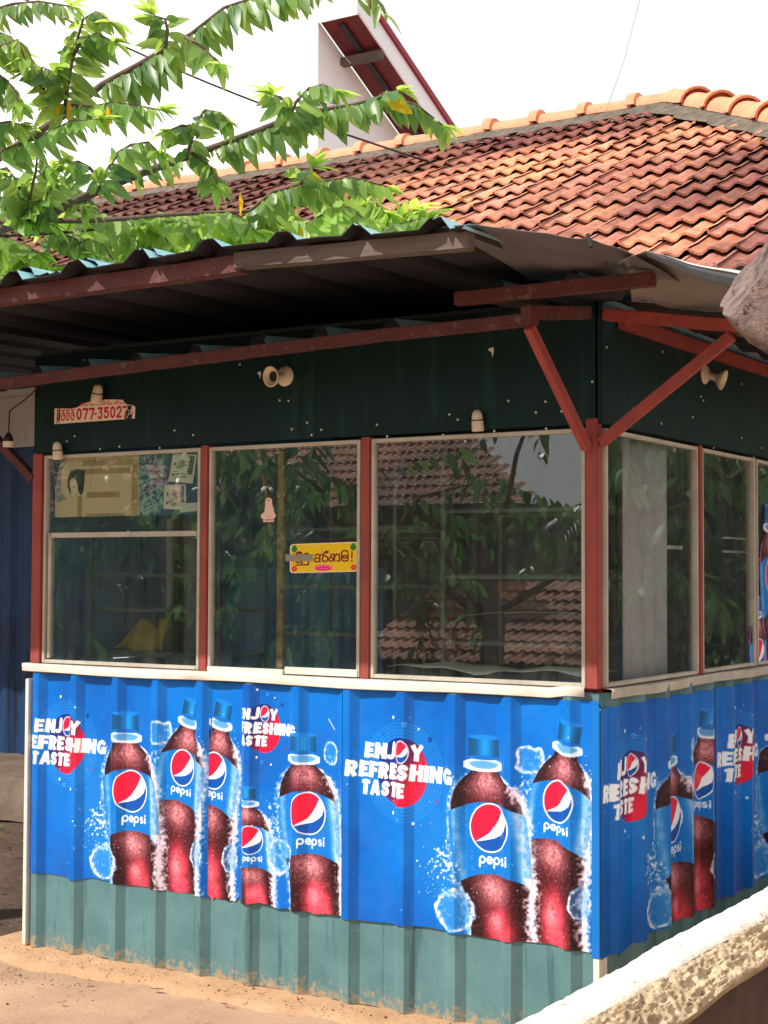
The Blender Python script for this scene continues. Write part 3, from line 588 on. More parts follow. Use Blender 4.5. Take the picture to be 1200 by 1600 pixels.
# side: wall plate, eave beam and a short teal sheet
beam('wall_plate', (.034, .10, 2.246), (.034, 2.2, 2.262), .036, .042, M_RED, 3)
e0 = Vector((OE.x-.06, .02, OE.z+.03)); beam('awning_beam', e0+Vector((0, .03, -.01)), e0+Vector((.02, 2.2, .02)), .04, .045, M_GREYWOOD, 5, .003)
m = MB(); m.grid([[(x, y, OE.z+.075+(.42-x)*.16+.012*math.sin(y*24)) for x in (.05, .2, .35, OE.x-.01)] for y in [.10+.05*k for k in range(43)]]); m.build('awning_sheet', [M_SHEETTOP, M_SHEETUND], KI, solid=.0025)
# upper awning
UY = -.9
ub = lambda x: float(np.interp(x, [-3.6, -1.75, -.73, .02], [2.335, 2.338, 2.344, 2.318]))
m = MB()
for a, b in zip([-3.6, -1.75], [-1.75, -.74]): m.beam((a, UY, ub(a)-.006), (b+.002, UY, ub(b)-.004), .045, .055, n=4, wob=.0015)
m.build('awning_beam', M_DKRED, KI, bevel=.003); beam('awning_beam', (-.76, UY-.012, ub(-.76)+.004), (.03, UY-.012, ub(.02)+.002), .040, .050, M_GREYWOOD, 5, .002)
URX = [-3.47, -3.2, -2.93, -2.67, -2.41, -2.15, -1.89, -1.621, -1.356, -1.092, -.819, -.55, -.297, -.05]
corr('awning_sheet', -3.7, .04, UY-.075, 1.5, lambda x, y: ub(x)+.030+.012*(y-UY)-.01*math.sin((x+3)*2.1)*(y < -.8), URX, .030, .017, .052, ny=14, seed=8, amp=.006)
corr('awning_sheet', -1.75, -.85, UY-.02, .8, lambda x, y: ub(x)+.050+.02*(y-UY), [-1.62, -1.36, -1.09, -.88], .030, .017, .052, ny=6, seed=12, amp=.006)
b2a, b2b = at(735, 466, 1, -.46), at(1022, 436, 1, -.46)
beam('awning_beam', (-.27, -.46, b2a.z), b2b, .040, .040, M_DKRED, 6)
MR = [-.148, .105]
corr('awning_sheet', -.29, .22, -.437, .02, lambda x, y: b2b.z+.015+(x<-.5)*.02*(x+.5)+.06*(y+.46), MR, .034, .018, .040, ny=4, seed=17, amp=.004)
# crumpled sheet end over the corner and the sheet that sags to the right
def crumple(name, near, far, ny=14, amp=.006, seed=3, mats=None, n=60, bow=0.):
    r = np.random.default_rng(seed); near = [Vector(v) for v in near]; far = [Vector(v) for v in far]; A = Art(1, 1, .01, (0, 0, 0)); nz_ = A.noise((ny+1, n+1), .09, seed)-.5
    def along(l, t):
        k = min(int(t*(len(l)-1)), len(l)-2); f = t*(len(l)-1)-k; f = f*f*(3-2*f)*.5+f*.5; return l[k].lerp(l[k+1], f)
    rows = []
    for j in range(ny+1):
        s = j/ny; rows.append([along(near, i/n).lerp(along(far, i/n), s)+Vector((0, 0, nz_[j, i]*amp*2+bow*math.sin(math.pi*s))) for i in range(n+1)])
    m = MB(); m.grid(rows); return m.build(name, mats or [M_SHEETTOP, M_SHEETUND], KI, smooth=60, solid=.002, recalc=False)
A3 = lambda x, y, Y: at(x, y, 1, Y)
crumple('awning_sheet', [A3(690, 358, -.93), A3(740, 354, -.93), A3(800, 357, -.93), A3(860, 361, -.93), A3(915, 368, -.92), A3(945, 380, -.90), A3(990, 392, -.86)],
        [(-.10, -.30, 2.325), (-.02, -.28, 2.325), (.08, -.26, 2.32), (.16, -.24, 2.31), (.24, -.22, 2.30), (.30, -.2, 2.29), (.36, -.2, 2.285)], seed=5, amp=.012, mats=[M_SHEETTOP, pbr('lit_sheet_underside', (104, 102, 104), (82, 81, 85), 4, .65, .1, .08, 12, spec=.25, spots=(70, 64, 64), spot_scale=9, spot_at=.62)])  # sheet underside in a lighter tone, the light on this end put into its colour
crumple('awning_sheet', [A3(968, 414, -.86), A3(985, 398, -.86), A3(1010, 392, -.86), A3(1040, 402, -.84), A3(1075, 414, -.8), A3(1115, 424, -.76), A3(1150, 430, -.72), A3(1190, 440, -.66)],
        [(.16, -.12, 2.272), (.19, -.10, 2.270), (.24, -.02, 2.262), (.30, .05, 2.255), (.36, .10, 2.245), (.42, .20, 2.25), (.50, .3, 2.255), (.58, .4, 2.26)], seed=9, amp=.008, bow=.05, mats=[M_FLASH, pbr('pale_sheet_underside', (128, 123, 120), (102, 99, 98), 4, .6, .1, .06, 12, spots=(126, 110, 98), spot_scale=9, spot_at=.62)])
NR = [A3(1010, 392, -.865), A3(1040, 402, -.845), A3(1075, 414, -.805), A3(1115, 424, -.765), A3(1150, 430, -.725), A3(1190, 440, -.665)]
crumple('folded_rim', NR, [v+Vector((0, .012, -.012-.006*i)) for i, v in enumerate(NR)], ny=3, amp=.001, seed=4, mats=[pbr('blue_grey_rim', (96, 104, 112), (80, 88, 96), 6, .5, .1, .05)])
m = MB(); pA = A3(918, 366, -.95); m.tube([pA, pA+Vector((.012, -.004, -.035))], .006, 8); m.build('roofing_bolt', M_BLACK, KI, smooth=40)

# ---------------------------------------------------------------- printed banners glued over the corrugation
D_ART, C_ART = make_design(), make_design_small()
for a_ in (D_ART, C_ART): a_.im = np.clip(a_.im, 0, 1)*np.array([.97, .97, .97])
def front_banner(x0, x1, off, art, label, lift=.003, scale=1.0, zt=1.024, tear=.004, seed=1):
    r = np.random.default_rng(seed); n = int((x1-x0)/.002); xs = np.linspace(0, x1-x0, n); nz_ = 390; zs = np.linspace(0, zt-ZP, nz_)
    wv = np.interp(np.linspace(0, 1, n), np.linspace(0, 1, 12), r.normal(0, tear, 12))
    slow = art.noise((nz_, n), .12, seed)
    def place(u, v):
        X = u+x0; i = np.clip((u/(x1-x0)*(n-1)).round().astype(int), 0, n-1); j = np.clip((v/(zt-ZP)*(nz_-1)).round().astype(int), 0, nz_-1)
        Z = ZP+v+wv[i]*np.clip(1-v/.1, 0, 1)+.006*(u-(x1-x0)/2)/max(x1-x0, .1)*0
        flat = prof(X, XR); return np.stack([X, -(flat+lift+.0045*(slow[j, i]-.3)*np.clip(1-flat/.01, 0, 1)), Z], 1)
    o = printed('banner', _shift(art, x0-off, scale), xs, zs, place, M_VINYL)
    return tag(o, label, 'banner', 'soft drink banners glued round the kiosk')
class _shift:
    def __init__(s, a, u0, k): s.a, s.u0, s.k = a, u0, k
    def sample(s, u, v): return s.a.sample(u*s.k+s.u0, v)
    def noise(s, *a): return s.a.noise(*a)
front_banner(-2.468, -1.552, -2.515, D_ART, 'blue drink banner at the left end of the kiosk front, its logo cut off', .003, seed=2)
front_banner(-1.562, -1.395, -2.365, D_ART, 'narrow blue banner strip showing only half of one tilted bottle', .0055, seed=3)
front_banner(-1.405, -.962, -1.405, C_ART, 'blue banner with small logo and a small bottle cut off beside a larger one', .008, seed=4)
front_banner(-.972, -.003, -.965, D_ART, 'blue banner nearest the corner post with complete logo and two whole bottles', .0055, seed=5)
def side_banner(y0, y1, u0, k, label, lift, zt=1.024, seed=1):
    n = int((y1-y0)/.003); ys = np.linspace(0, y1-y0, n); nz_ = 300; zs = np.linspace(0, zt-ZP, nz_); r = np.random.default_rng(seed)
    wv = np.interp(np.linspace(0, 1, n), np.linspace(0, 1, 14), r.normal(0, .006, 14))
    def place(u, v):
        Y = u+y0; i = np.clip((u/(y1-y0)*(n-1)).round().astype(int), 0, n-1)
        return np.stack([np.maximum(prof(Y, YR), np.where(Y < .03, .0125, 0))+lift, Y, ZP-.02+v+wv[i]*np.clip(1-v/.1, 0, 1)], 1)
    return tag(printed('banner', _shift(D_ART, u0, k), ys, zs, place, M_VINYL), label, 'banner', 'soft drink banners glued round the kiosk')
side_banner(-.034, 1.05, .0, .90, 'blue banner on the side wall just right of the corner, letters lost in the ribs', .003, seed=6)
side_banner(1.04, 2.15, .0, .90, 'blue banner on the side wall farthest from the corner post', .0055, seed=7)
m = MB(); m.box((-.0148, -.0375, .225), (.0125, -.0345, 1.012))
o = m.build('corner_strip', pbr('blue_vinyl', (0, 100, 178), (0, 112, 190), 3, .34, .05, .05, 20), bevel=.0012); tag(o, 'plain blue vinyl strip folded round the kiosk corner', 'banner')

# ---------------------------------------------------------------- stickers
KEY = (255, 0, 255)
DG = {'0': [arc(.5, .5, .34, .40, 0, 360, 24)], '7': [[(.12, .88), (.88, .88), (.42, .06)]], '3': [[(.14, .88), (.84, .88), (.5, .56)] + arc(.48, .32, .34, .26, 80, -150, 14)],
      '5': [[(.82, .88), (.24, .88), (.2, .52)] + arc(.48, .36, .36, .28, 110, -150, 16)], '2': [arc(.5, .66, .34, .26, 165, -30, 14) + [(.14, .1), (.88, .1)]], '-': [[(.3, .45), (.7, .45)]]}
def digits(A, t, u, v, w_, h, col, sw):
    for c in t:
        k = .5 if c == '-' else 1.
        for s in DG[c]: A.line([(u+x*w_*k, v+y*h) for x, y in s], sw, col)
        u += w_*k*1.14
def loops(A, L, f, sw, col):
    for l in L: A.line([f(*p) for p in l], sw, col)
A = Art(.46, .12, .0008, KEY)
A.poly([(.003, .0), (.45, .008), (.452, .052), (.437, .060), (.41, .062), (.398, .068), (.385, .081), (.34, .084), (.29, .086), (.22, .084), (.17, .076), (.13, .061), (.10, .058), (.06, .060), (.003, .062)], (228, 214, 196))
RC = (190, 28, 40); digits(A, '077', .128, .012, .031, .046, RC, .0088); digits(A, '-', .228, .012, .03, .046, RC, .008); digits(A, '35027', .246, .013, .030, .046, RC, .0085)
for x0 in (.016, .042, .068, .096):                      # the word in front of the number
    f = lambda x, y, x0=x0: (x0+x*.024, .012+y*.044)
    loops(A, [arc(.45, .28, .36, .24, 150, 420, 12), [(.1, .55), (.3, .68), (.75, .66), (.85, .5), (.5, .44)], [(.15, .95), (.5, .82), (.85, .95)]], f, .0056, RC)
for k in range(15):                                      # small line of script above
    f = lambda x, y, k=k: (.150+k*.0165+x*.012, .066+y*.012)
    loops(A, [arc(.5, .45, .4, .38, 40+70*(k % 4), 330+40*(k % 3), 9)]+([[(.2, 1.), (.8, 1.05)]] if k % 3 == 0 else [])+([[(.9, .5), (1.1, 0)]] if k % 2 else []), f, .003, RC)
rr = random.Random(3)
A.poly([(.400, .004), (.405, .05), (.43, .06), (.438, .03), (.432, .004)], (36, 34, 34))
for i in range(7): A.line([(.40+rr.uniform(-.008, .04), .0), (.405+rr.uniform(-.01, .03), .056)], rr.uniform(.003, .006), (14, 18, 18))
for i in range(10): A.ell(.415+rr.uniform(-.01, .02), rr.uniform(.01, .055), rr.uniform(.002, .005), rr.uniform(.002, .006), (220, 210, 200))
A.line([(.014, .0), (.024, .03), (.022, .06)], .004, (16, 22, 22)); A.line([(.030, .0), (.033, .062)], .005, (16, 22, 22)); A.line([(.018, .02), (.034, .022)], .004, (16, 22, 22))
a0, a1 = at(84, 663, 1, -.0135), at(212, 654, 1, -.0135); kx = (a1.x-a0.x)/.454
o = printed('phone_sticker', A, np.linspace(0, .458, 420), np.linspace(0, .10, 100), lambda u, v: np.stack([a0.x+u*kx, np.full(u.shape, -.0137), a0.z+v*1.03+(a1.z-a0.z-.008)*u/.454], 1), M_STICK, key=KEY)
tag(o, 'torn cream sticker with red telephone number on the green fascia', 'sticker')
# yellow greeting sticker on the sliding window
A = Art(.30, .14, .0006, KEY); f = lambda x, y: ((x-390)/678*.30, (860-y)/315*.14)
def rrect(x0, y0, x1, y1, r): return arc(x1-r, y1-r, r, r, 0, 90, 6)+arc(x0+r, y1-r, r, r, 90, 180, 6)+arc(x0+r, y0+r, r, r, 180, 270, 6)+arc(x1-r, y0+r, r, r, 270, 360, 6)
A.poly(rrect(.001, .001, .299, .139, .014), (238, 226, 190)); A.poly(rrect(.005, .005, .295, .135, .011), (232, 196, 8))
BR = (112, 24, 30)
loops(A, [[(452, 700), (450, 670), (470, 645), (500, 645), (515, 665), (515, 715)]+[], arc(478, 700, 24, 24, 60, 400, 12), [(455, 740), (480, 750), (512, 735), (515, 700)], [(452, 772), (515, 772), (515, 745)], [(455, 650), (480, 632), (508, 640)],
          [(540, 655), (565, 650), (580, 668), (570, 690), (545, 695), (550, 720), (578, 726)], [(530, 772), (578, 772), (578, 740)],
          [(642, 680), (665, 662), (690, 675), (692, 742), (645, 744), (638, 715), (655, 702), (678, 708)], [(690, 690), (700, 668)],
          arc(742, 715, 27, 30, 60, 400, 14), [(742, 685), (715, 672), (735, 655), (770, 650)], [(740, 650), (750, 636), (772, 640)],
          arc(800, 722, 20, 22, 0, 360, 12), [(800, 700), (800, 672), (830, 668), (836, 742)], [(836, 700), (855, 668), (882, 676), (884, 742), (860, 742)],
          [(905, 668), (905, 735), (935, 748), (965, 738), (966, 672)], arc(935, 700, 16, 16, 0, 360, 10), [(900, 655), (925, 632), (958, 640), (962, 655)]], f, .0068, BR)
A.line([f(1004, 650), f(1003, 715)], .006, BR); A.ell(*f(1003, 744), .004, .004, BR)
for x in (438, 1016): A.poly([f(x+a*30, 600-b*46) for a, b in ((0, 1), (.7, .5), (1, -.1), (.7, -.6), (0, -.8), (-.7, -.6), (-1, -.1), (-.7, .5))], (26, 130, 50)); A.line([f(x, 640), f(x, 570)], .0014, (14, 84, 34))
for x in (438, 1022): [A.ell(*f(x+18*math.cos(k*1.05), 812+18*math.sin(k*1.05)), .0055, .0055, (214, 52, 60)) for k in range(6)]; A.ell(*f(x, 812), .004, .004, (240, 140, 40))
for k in range(9): t_ = (k-4)/4; A.ell(*f(728+t_*70, 800+abs(t_)*4), .012, .013-.004*abs(t_), (236, 80, 130) if k % 2 else (246, 130, 160), rot=-t_*.7)
A.ell(*f(728, 818), .034, .010, (226, 40, 110)); A.line([f(690, 815), f(728, 822), f(766, 815)], .0016, (250, 170, 190))
A.ell(*f(710, 630), .012, .014, (240, 170, 90), .5, soft=.006); A.line([f(708, 590), f(712, 640)], .003, (236, 120, 90), .6, soft=.003)
A.line([f(430, 640), f(430, 855)], .0016, (90, 70, 20), .7)
a0, a1 = at(452, 896, 1, -.001), at(560, 895, 1, -.001); h_ = at(452, 850, 1, -.001).z-a0.z
sk_ = at(560, 846, 1, -.001)-a0
o = printed('greeting_sticker', A, np.linspace(0, .2999, 340), np.linspace(0, .1399, 170), lambda u, v: np.stack([a0.x+u/.30*sk_.x, np.full(u.shape, .0010), a0.z+v/.14*h_+u/.30*(sk_.z-h_)], 1), M_STICK, key=KEY)
tag(o, 'bright yellow sticker with maroon lettering, green leaves and pink lotus on the sliding window', 'sticker')
m = MB(); a = at(446, 877, 1, -.002); b = at(488, 866, 1, -.002); m.box((a.x, -.0012, a.z), (b.x, .0006, b.z)); tag(m.build('tape_strip', pbr('grey_tape', (150, 142, 126), (130, 124, 110), 10, .6)), 'short strip of grey tape over the yellow sticker edge', 'tape')
A = Art(.08, .16, .0006, KEY); f = lambda x, y: ((x-98)/162*.078+.001, (362-y)/250*.156+.001)
A.poly([f(*p) for p in [(183, 112), (205, 118), (218, 140), (222, 190), (236, 225), (240, 258), (258, 280), (258, 305), (242, 318), (240, 355), (130, 358), (126, 325), (104, 310), (104, 280), (128, 262), (140, 250), (146, 195), (148, 140), (160, 118)]], (226, 190, 174))
A.ell(*f(182, 142), .004, .004, (60, 44, 40)); [A.ell(*f(150+12*k, 335), .0035, .003, (96, 90, 90)) for k in range(8)]; A.ell(*f(183, 300), .012, .002, (200, 150, 120))
a0 = at(406, 817, 1, -.001); sw_ = at(431, 817, 1, -.001).x-a0.x; sh_ = at(406, 777, 1, -.001).z-a0.z
o = printed('cut_out_sticker', A, np.linspace(0, .0799, 110), np.linspace(0, .1599, 200), lambda u, v: np.stack([a0.x+u/.08*sw_, np.full(u.shape, .0010), a0.z+v/.16*sh_], 1), M_STICK, key=KEY)
tag(o, 'small pale pink sticker cut to a seated figure outline on window', 'sticker')
# bottle stickers on the side window
KA = Art(1.0, .84, .00125, KEY); bottle_one(KA, halo=.4)
def side_sticker(y0, z0, k, label, vmax=.70, vmin=0.):
    us = np.linspace(.40, .76, 200); vs = np.linspace(vmin, vmax, 300)
    o = printed('bottle_sticker', KA, us, vs, lambda u, v: np.stack([np.full(u.shape, .0016+.001*k), y0+(u-.40)*k*1.1, z0+v*k], 1), M_STICK, key=KEY); return tag(o, label, 'sticker', 'bottle cut-outs stuck on the side window')
side_sticker(1.545, 1.075, .98, 'tall soft drink bottle cut-out stuck on the side window', vmin=.0)
side_sticker(1.42, .83, .78, 'shorter bottle cut-out low on the side window, cut by the sill', vmax=.69, vmin=.30)
# ---------------------------------------------------------------- lampholders
def holder(name, label, c, ax, parts):
    t = thing(name, label, 'lampholder', c)
    for nm, prof_, mat, off, dr in parts:
        m = MB(); m.lathe(prof_, Vector(c)+Vector(off), dr, 28); m.build(nm, mat, t, smooth=40)
    return t
BELL = [(.0, -.036), (.0195, -.036), (.0205, -.030), (.0200, -.005), (.0190, .0), (.0185, .004), (.0178, .016), (.0150, .026), (.0095, .033), (.0, .036)]
INN = [(.0, -.0365), (.0155, -.0365), (.0155, -.020), (.0, -.020)]
RINGB = [(.0185, -.002), (.0212, -.0015), (.0212, .0015), (.0185, .002)]
def bell(label, px, py, tilt=0., k=1., lift=.028):
    c = at(px, py, 1, -.012-lift*k); d = Vector((math.sin(tilt), -.12, math.cos(tilt)))
    S = lambda l: [(r*k, h*k) for r, h in l]
    m = holder('lampholder', label, c, d, [('shade', S(BELL), M_BAKE, (0, 0, 0), d), ('band', S(RINGB), M_BLACK, d*.001, d), ('socket', S([(.0, -.0375), (.016, -.0375), (.016, -.034), (.0, -.034)]), M_BLACK, (0, 0, 0), d)])
    b = MB(); b.lathe([(.009, 0), (.012, .006), (.012, lift*k-.001)], Vector(c)+Vector((0, .0, .012*k)), (0, 1, 0), 12); b.build('bracket', M_BLACK, m, smooth=40)
    return m
bell('white upright bell-shaped lampholder above the large front window', 746, 657, 0., 1.)
bell('cream lampholder tilted to the right over the telephone sticker', 152, 615, .30, 1.08)
bell('cream upright lampholder at the top left corner of the windows', 90, 704, 0., 1.0)
def rose(label, c, wall, face):
    wall, face = Vector(wall), Vector(face).normalized()
    return holder('lampholder', label, c, wall, [('ceiling_rose', [(.0, 0), (.036, 0), (.037, .004), (.030, .012), (.018, .018), (.0, .019)], M_BAKE, (0, 0, 0), wall),
        ('neck', [(.013, .012), (.013, .045), (.016, .052), (.019, .058), (.0, .058)], M_BAKE, (0, 0, 0), face),
        ('shade_ring', [(.020, .054), (.034, .066), (.0375, .074), (.0375, .078), (.033, .078), (.020, .062)], M_BAKE, (0, 0, 0), face), ('socket', [(.0, .058), (.0185, .058), (.0185, .0645), (.0, .0645)], M_BLACK, (0, 0, 0), face)])
rose('round cream lampholder with its open socket facing out of the front fascia', at(446, 588, 1, -.0125), (0, -1, 0), (-.15, -1, -.12))
rose('cream lampholder with flared ring angled to the right on the side fascia', at(1100, 585, 0, .0125), (1, 0, 0), (.86, .1, -.30))
c = at(13, 690, 1, -.10); t = thing('lampholder', 'small white lampholder hanging from a black cable at far left', 'lampholder', c)
m = MB(); m.lathe([(.0, -.022), (.021, -.022), (.0215, .0), (.0, .002)], c, (0, 0, 1)); m.build('shade', M_BAKE, t, smooth=40)
m = MB(); m.lathe([(.020, .001), (.0195, .012), (.012, .028), (.006, .036), (.0, .037)], c, (0, 0, 1)); m.build('cap', M_BLACK, t, smooth=40)
m = MB(); q = at(15, 642, 1, -.10); q2 = at(40, 624, 1, -.08); m.tube([c+Vector((0, 0, .034)), q, q2, q2+Vector((.05, .02, .05))], .0028, 8); m.build('cable', M_BLACK, t, smooth=40)
m = MB(); m.tube([at(442, 600, 1, -.016), at(410, 585, 1, -.014), at(380, 572, 1, -.014)], .002, 6)
m = MB(); m.add([(0, 0, 0), (.022, 0, .002), (.02, 0, -.026)], [(0, 1, 2)])
o1 = at(763, 545, 1, -.0145); o2 = at(402, 582, 1, -.0145)
for oo, lb, k in ((o1, 'torn white paper scrap on the green fascia near the right brace', 1), (o2, 'tiny torn white paper scrap left of the round lampholder', .8)):
    m = MB(); n_ = [(0, 0), (.020, .004), (.021, -.012), (.015, -.03), (.012, -.012), (.002, -.006)]
    m.add([oo+Vector((x*k, 0, z*k)) for x, z in n_], [tuple(range(6))]); m.build('paper_scrap', M_PAPER, None, solid=.0008); tag(bpy.context.scene.objects[-1] if False else COL.objects[-1], lb, 'paper')

# ---------------------------------------------------------------- inside the kiosk
A = Art(.80, .225, .0012, (204, 180, 140)); rr = random.Random(8)
CL = (214, 190, 150); TP = (160, 124, 84)
f = lambda x, y: ((x-100)/1030*.80, (500-y)/395*.225)
A.poly([f(100, 90), f(700, 90), f(690, 500), f(100, 500)], CL); A.poly([f(690, 90), f(1135, 90), f(1135, 500), f(690, 500)], (10, 66, 104))
A.poly([f(100, 90), f(190, 100), f(150, 200), f(140, 330), f(180, 380), f(110, 400)], (128, 140, 136)); A.poly([f(100, 80), f(150, 80), f(125, 200), f(100, 300)], (20, 44, 50))
for a_, b_ in (((300, 180, 630, 220)), ((330, 335, 560, 378))) if False else (((300, 180), (630, 220)), ((330, 335), (560, 378)), ((640, 130), (685, 500)), ((265, 360), (300, 520)), ((290, 120), (640, 165)), ((330, 480), (600, 500))):
    A.poly([f(a_[0], a_[1]), f(b_[0], a_[1]+4), f(b_[0], b_[1]), f(a_[0], b_[1]-4)], TP, .85)
A.poly([f(195, 230), f(215, 190), f(260, 178), f(310, 190), f(305, 340), f(285, 355), f(262, 320), f(255, 260), f(225, 235), f(205, 260), f(212, 350), f(190, 300)], (18, 24, 26))
A.poly([f(205, 270), f(240, 255), f(262, 285), f(265, 340), f(235, 365), f(208, 345)], (226, 206, 176)); A.ell(*f(235, 300), .004, .003, (40, 30, 30)); A.ell(*f(250, 350), .003, .002, (170, 80, 80)); A.line([f(208, 310), f(212, 345)], .006, (20, 22, 22))
n_ = A.noise(A.U.shape, .018, 5); n2_ = A.noise(A.U.shape, .006, 6)
b = A.box(*f(695, 495), *f(850, 95)); w_ = np.clip((n_[b]*.7+n2_[b]*.3-.42)*5, 0, 1).astype(np.float32)*.9; A.put(b, w_, (146, 170, 170))
for i in range(12): x = 760+rr.uniform(-40, 60); y = 180+i*24; A.line([f(x-50, y+20), f(x, y-5), f(x+50, y+25)], .006, (190, 198, 190), .7, soft=.004); A.line([f(x-50, y+32), f(x, y+8), f(x+50, y+37)], .002, (70, 100, 112), .7)
def clip_(P, col, seed):
    A.poly([f(*p) for p in P], (216, 208, 190)); r2 = random.Random(seed); P = [Vector((*p, 0)) for p in P]
    pt = lambda u, v: f(*(P[0].lerp(P[1], u).lerp(P[3].lerp(P[2], u), v))[:2])
    for i in range(26): u, v = r2.uniform(.1, .85), r2.uniform(.1, .85); A.line([pt(u, v), pt(min(.93, u+r2.uniform(.05, .2)), v)], .0028, (70, 70, 76), .8)
    A.poly([pt(.75, .05), pt(.93, .05), pt(.93, .7), pt(.75, .7)], (50, 60, 74), .8); A.ell(*pt(.15, .75), .005, .005, (20, 20, 20)); A.poly([pt(.1, .4), pt(.22, .4), pt(.16, .3)], (30, 30, 30)); A.poly([pt(.4, .2), pt(.6, .25), pt(.55, .5), pt(.38, .45)], (110, 112, 114), .8)
clip_([(915, 105), (1070, 120), (1045, 305), (885, 285)], 0, 1); clip_([(858, 305), (1000, 308), (998, 470), (860, 462)], 0, 2)
A.poly([f(965, 430), f(1080, 425), f(1078, 480), f(960, 488)], (206, 200, 186))
for k in range(13): A.line([f(1108, 470-k*27), f(1118, 462-k*27), f(1110, 454-k*27)] if k % 2 else [f(1106, 468-k*27), f(1120, 466-k*27)], .005, (206, 214, 216))
bx0, bx1, bz0, bz1 = -2.39, -1.62, at(200, 806, 1, .04).z, ZT-.012
o = printed('paper_board', A, np.linspace(0, .799, 420), np.linspace(0, .2249, 140), lambda u, v: np.stack([bx0+u/.8*(bx1-bx0), .030+.004*np.sin(u*30)*np.sin(v*20+1), bz0+v/.225*(bz1-bz0)], 1), M_CARD)
tag(o, 'beige paper board with brown tape strips, dark-haired portrait and newspaper cuttings behind left window', 'notice board')
M_RACK = M_STEEL
def rack(label, x0, x1, y0, y1, zs, z0, z1, mat=M_RACK, t=.010):
    r = thing('display_rack', label, 'shelf rack', ((x0+x1)/2, (y0+y1)/2, z0))
    for x in (x0, x1):
        for y in (y0, y1): m = MB(); m.box((x-t/2, y-t/2, z0), (x+t/2, y+t/2, z1)); m.build('upright', mat, r)
    for z in zs:
        m = MB(); m.box((x0, y0, z), (x1, y1, z+.006)); m.build('shelf', MATS.setdefault('shelf_glass', glass_mat('shelf_glass', (.7, .8, .76), .10, .02, .6)), r)
        for y_ in (y0, y1): m = MB(); m.box((x0+t/2, y_-t/2, z-.011), (x1-t/2, y_+t/2, z)); m.build('shelf_rail', mat, r)
    return r
rack('grey metal rack with glass shelves inside the left window', -2.36, -1.70, .22, .52, (1.10, 1.28, 1.42), 1.0, 1.60, M_DARK)
rack('thin steel glass-shelf rack inside the sliding window', -1.50, -.98, .35, .70, (1.2, 1.38, 1.6), 1.0, 1.84)
rack('tall steel glass-shelf rack inside the large front window', -.80, -.16, .40, .85, (1.18, 1.42, 1.66), 1.0, 1.88)
def slab(name, lo, hi, mat, label, cat): m = MB(); m.box(lo, hi); return tag(m.build(name, mat, bevel=.002), label, cat)
a = at(285, 1010, 1, .62); b = at(316, 810, 1, .62); slab('upright_board', (a.x, .62, 1.0), (b.x+.01, .64, 1.64), M_WHITEP, 'grey white upright panel inside the left window', 'panel')
a = at(258, 1005, 1, .60); b = at(268, 810, 1, .60); slab('white_strip', (a.x, .60, 1.0), (b.x, .615, 1.66), M_PAPER, 'narrow white upright strip beside the grey panel', 'strip')
a = at(270, 1005, 1, .56); b = at(282, 810, 1, .56); slab('dark_post', (a.x, .56, 1.0), (b.x, .59, 1.88), M_BLACK, 'dark upright post standing between white strip and grey panel', 'post')
# yellow folded cloth standing on the shelf
m = MB(); a = at(178, 1004, 1, .40); b = at(262, 1000, 1, .42); z0 = 1.108; rows = []
for j in range(15):
    v = j/14; r = []
    for i in range(25):
        u = i/24; x = a.x+(b.x-a.x)*(u*(1-.35*v)+.30*v); hole = .035*math.exp(-((u-.55)/.13)**2)*v
        r.append((x, .40+.02*math.sin(u*11+v*2)+.05*v, z0+(.125-hole)*v+.006*math.sin(u*9)))
    rows.append(r)
m.grid(rows); tag(m.build('yellow_cloth', pbr('yellow_cloth', (190, 160, 40), (150, 120, 50), 12, .85, .05, .3, 50, spots=(110, 120, 60), spot_scale=14, spot_at=.58), smooth=True, solid=.006), 'folded yellow cloth standing on the shelf in the left window', 'cloth')
m = MB(); rows = []; a = at(604, 1024, 1, .10); b = at(912, 1026, 1, .10)
for j in range(6):
    rows.append([(a.x+(b.x-.0-a.x)*i/30, .10+.06*j, 1.100+.004*math.sin(i*.8+j)+.007*math.sin(i*.33)-(.006 if j == 0 and 13 < i < 17 else 0)) for i in range(31)])
m.grid(rows); tag(m.build('shelf_paper', M_PAPER, smooth=True, solid=.002), 'pale curled paper sheet lying on the sill shelf of the large window', 'paper')
m = MB(); pts = [at(x, y, 1, .12) for x, y in ((703, 1010), (704, 985), (712, 970), (728, 962), (760, 958), (820, 956), (905, 958))]; m.tube(pts, .0022, 6); tag(m.build('bent_wire', M_STEEL, smooth=True), 'thin pale bent wire standing inside the large front window', 'wire')
m = MB(); a = at(440, 700, 1, .10); m.beam(at(412, 742, 1, .12), at(425, 838, 1, .12), .012, .012); tag(m.build('wooden_stick', M_TANW), 'short light stick hanging behind the cut-out sticker', 'stick')
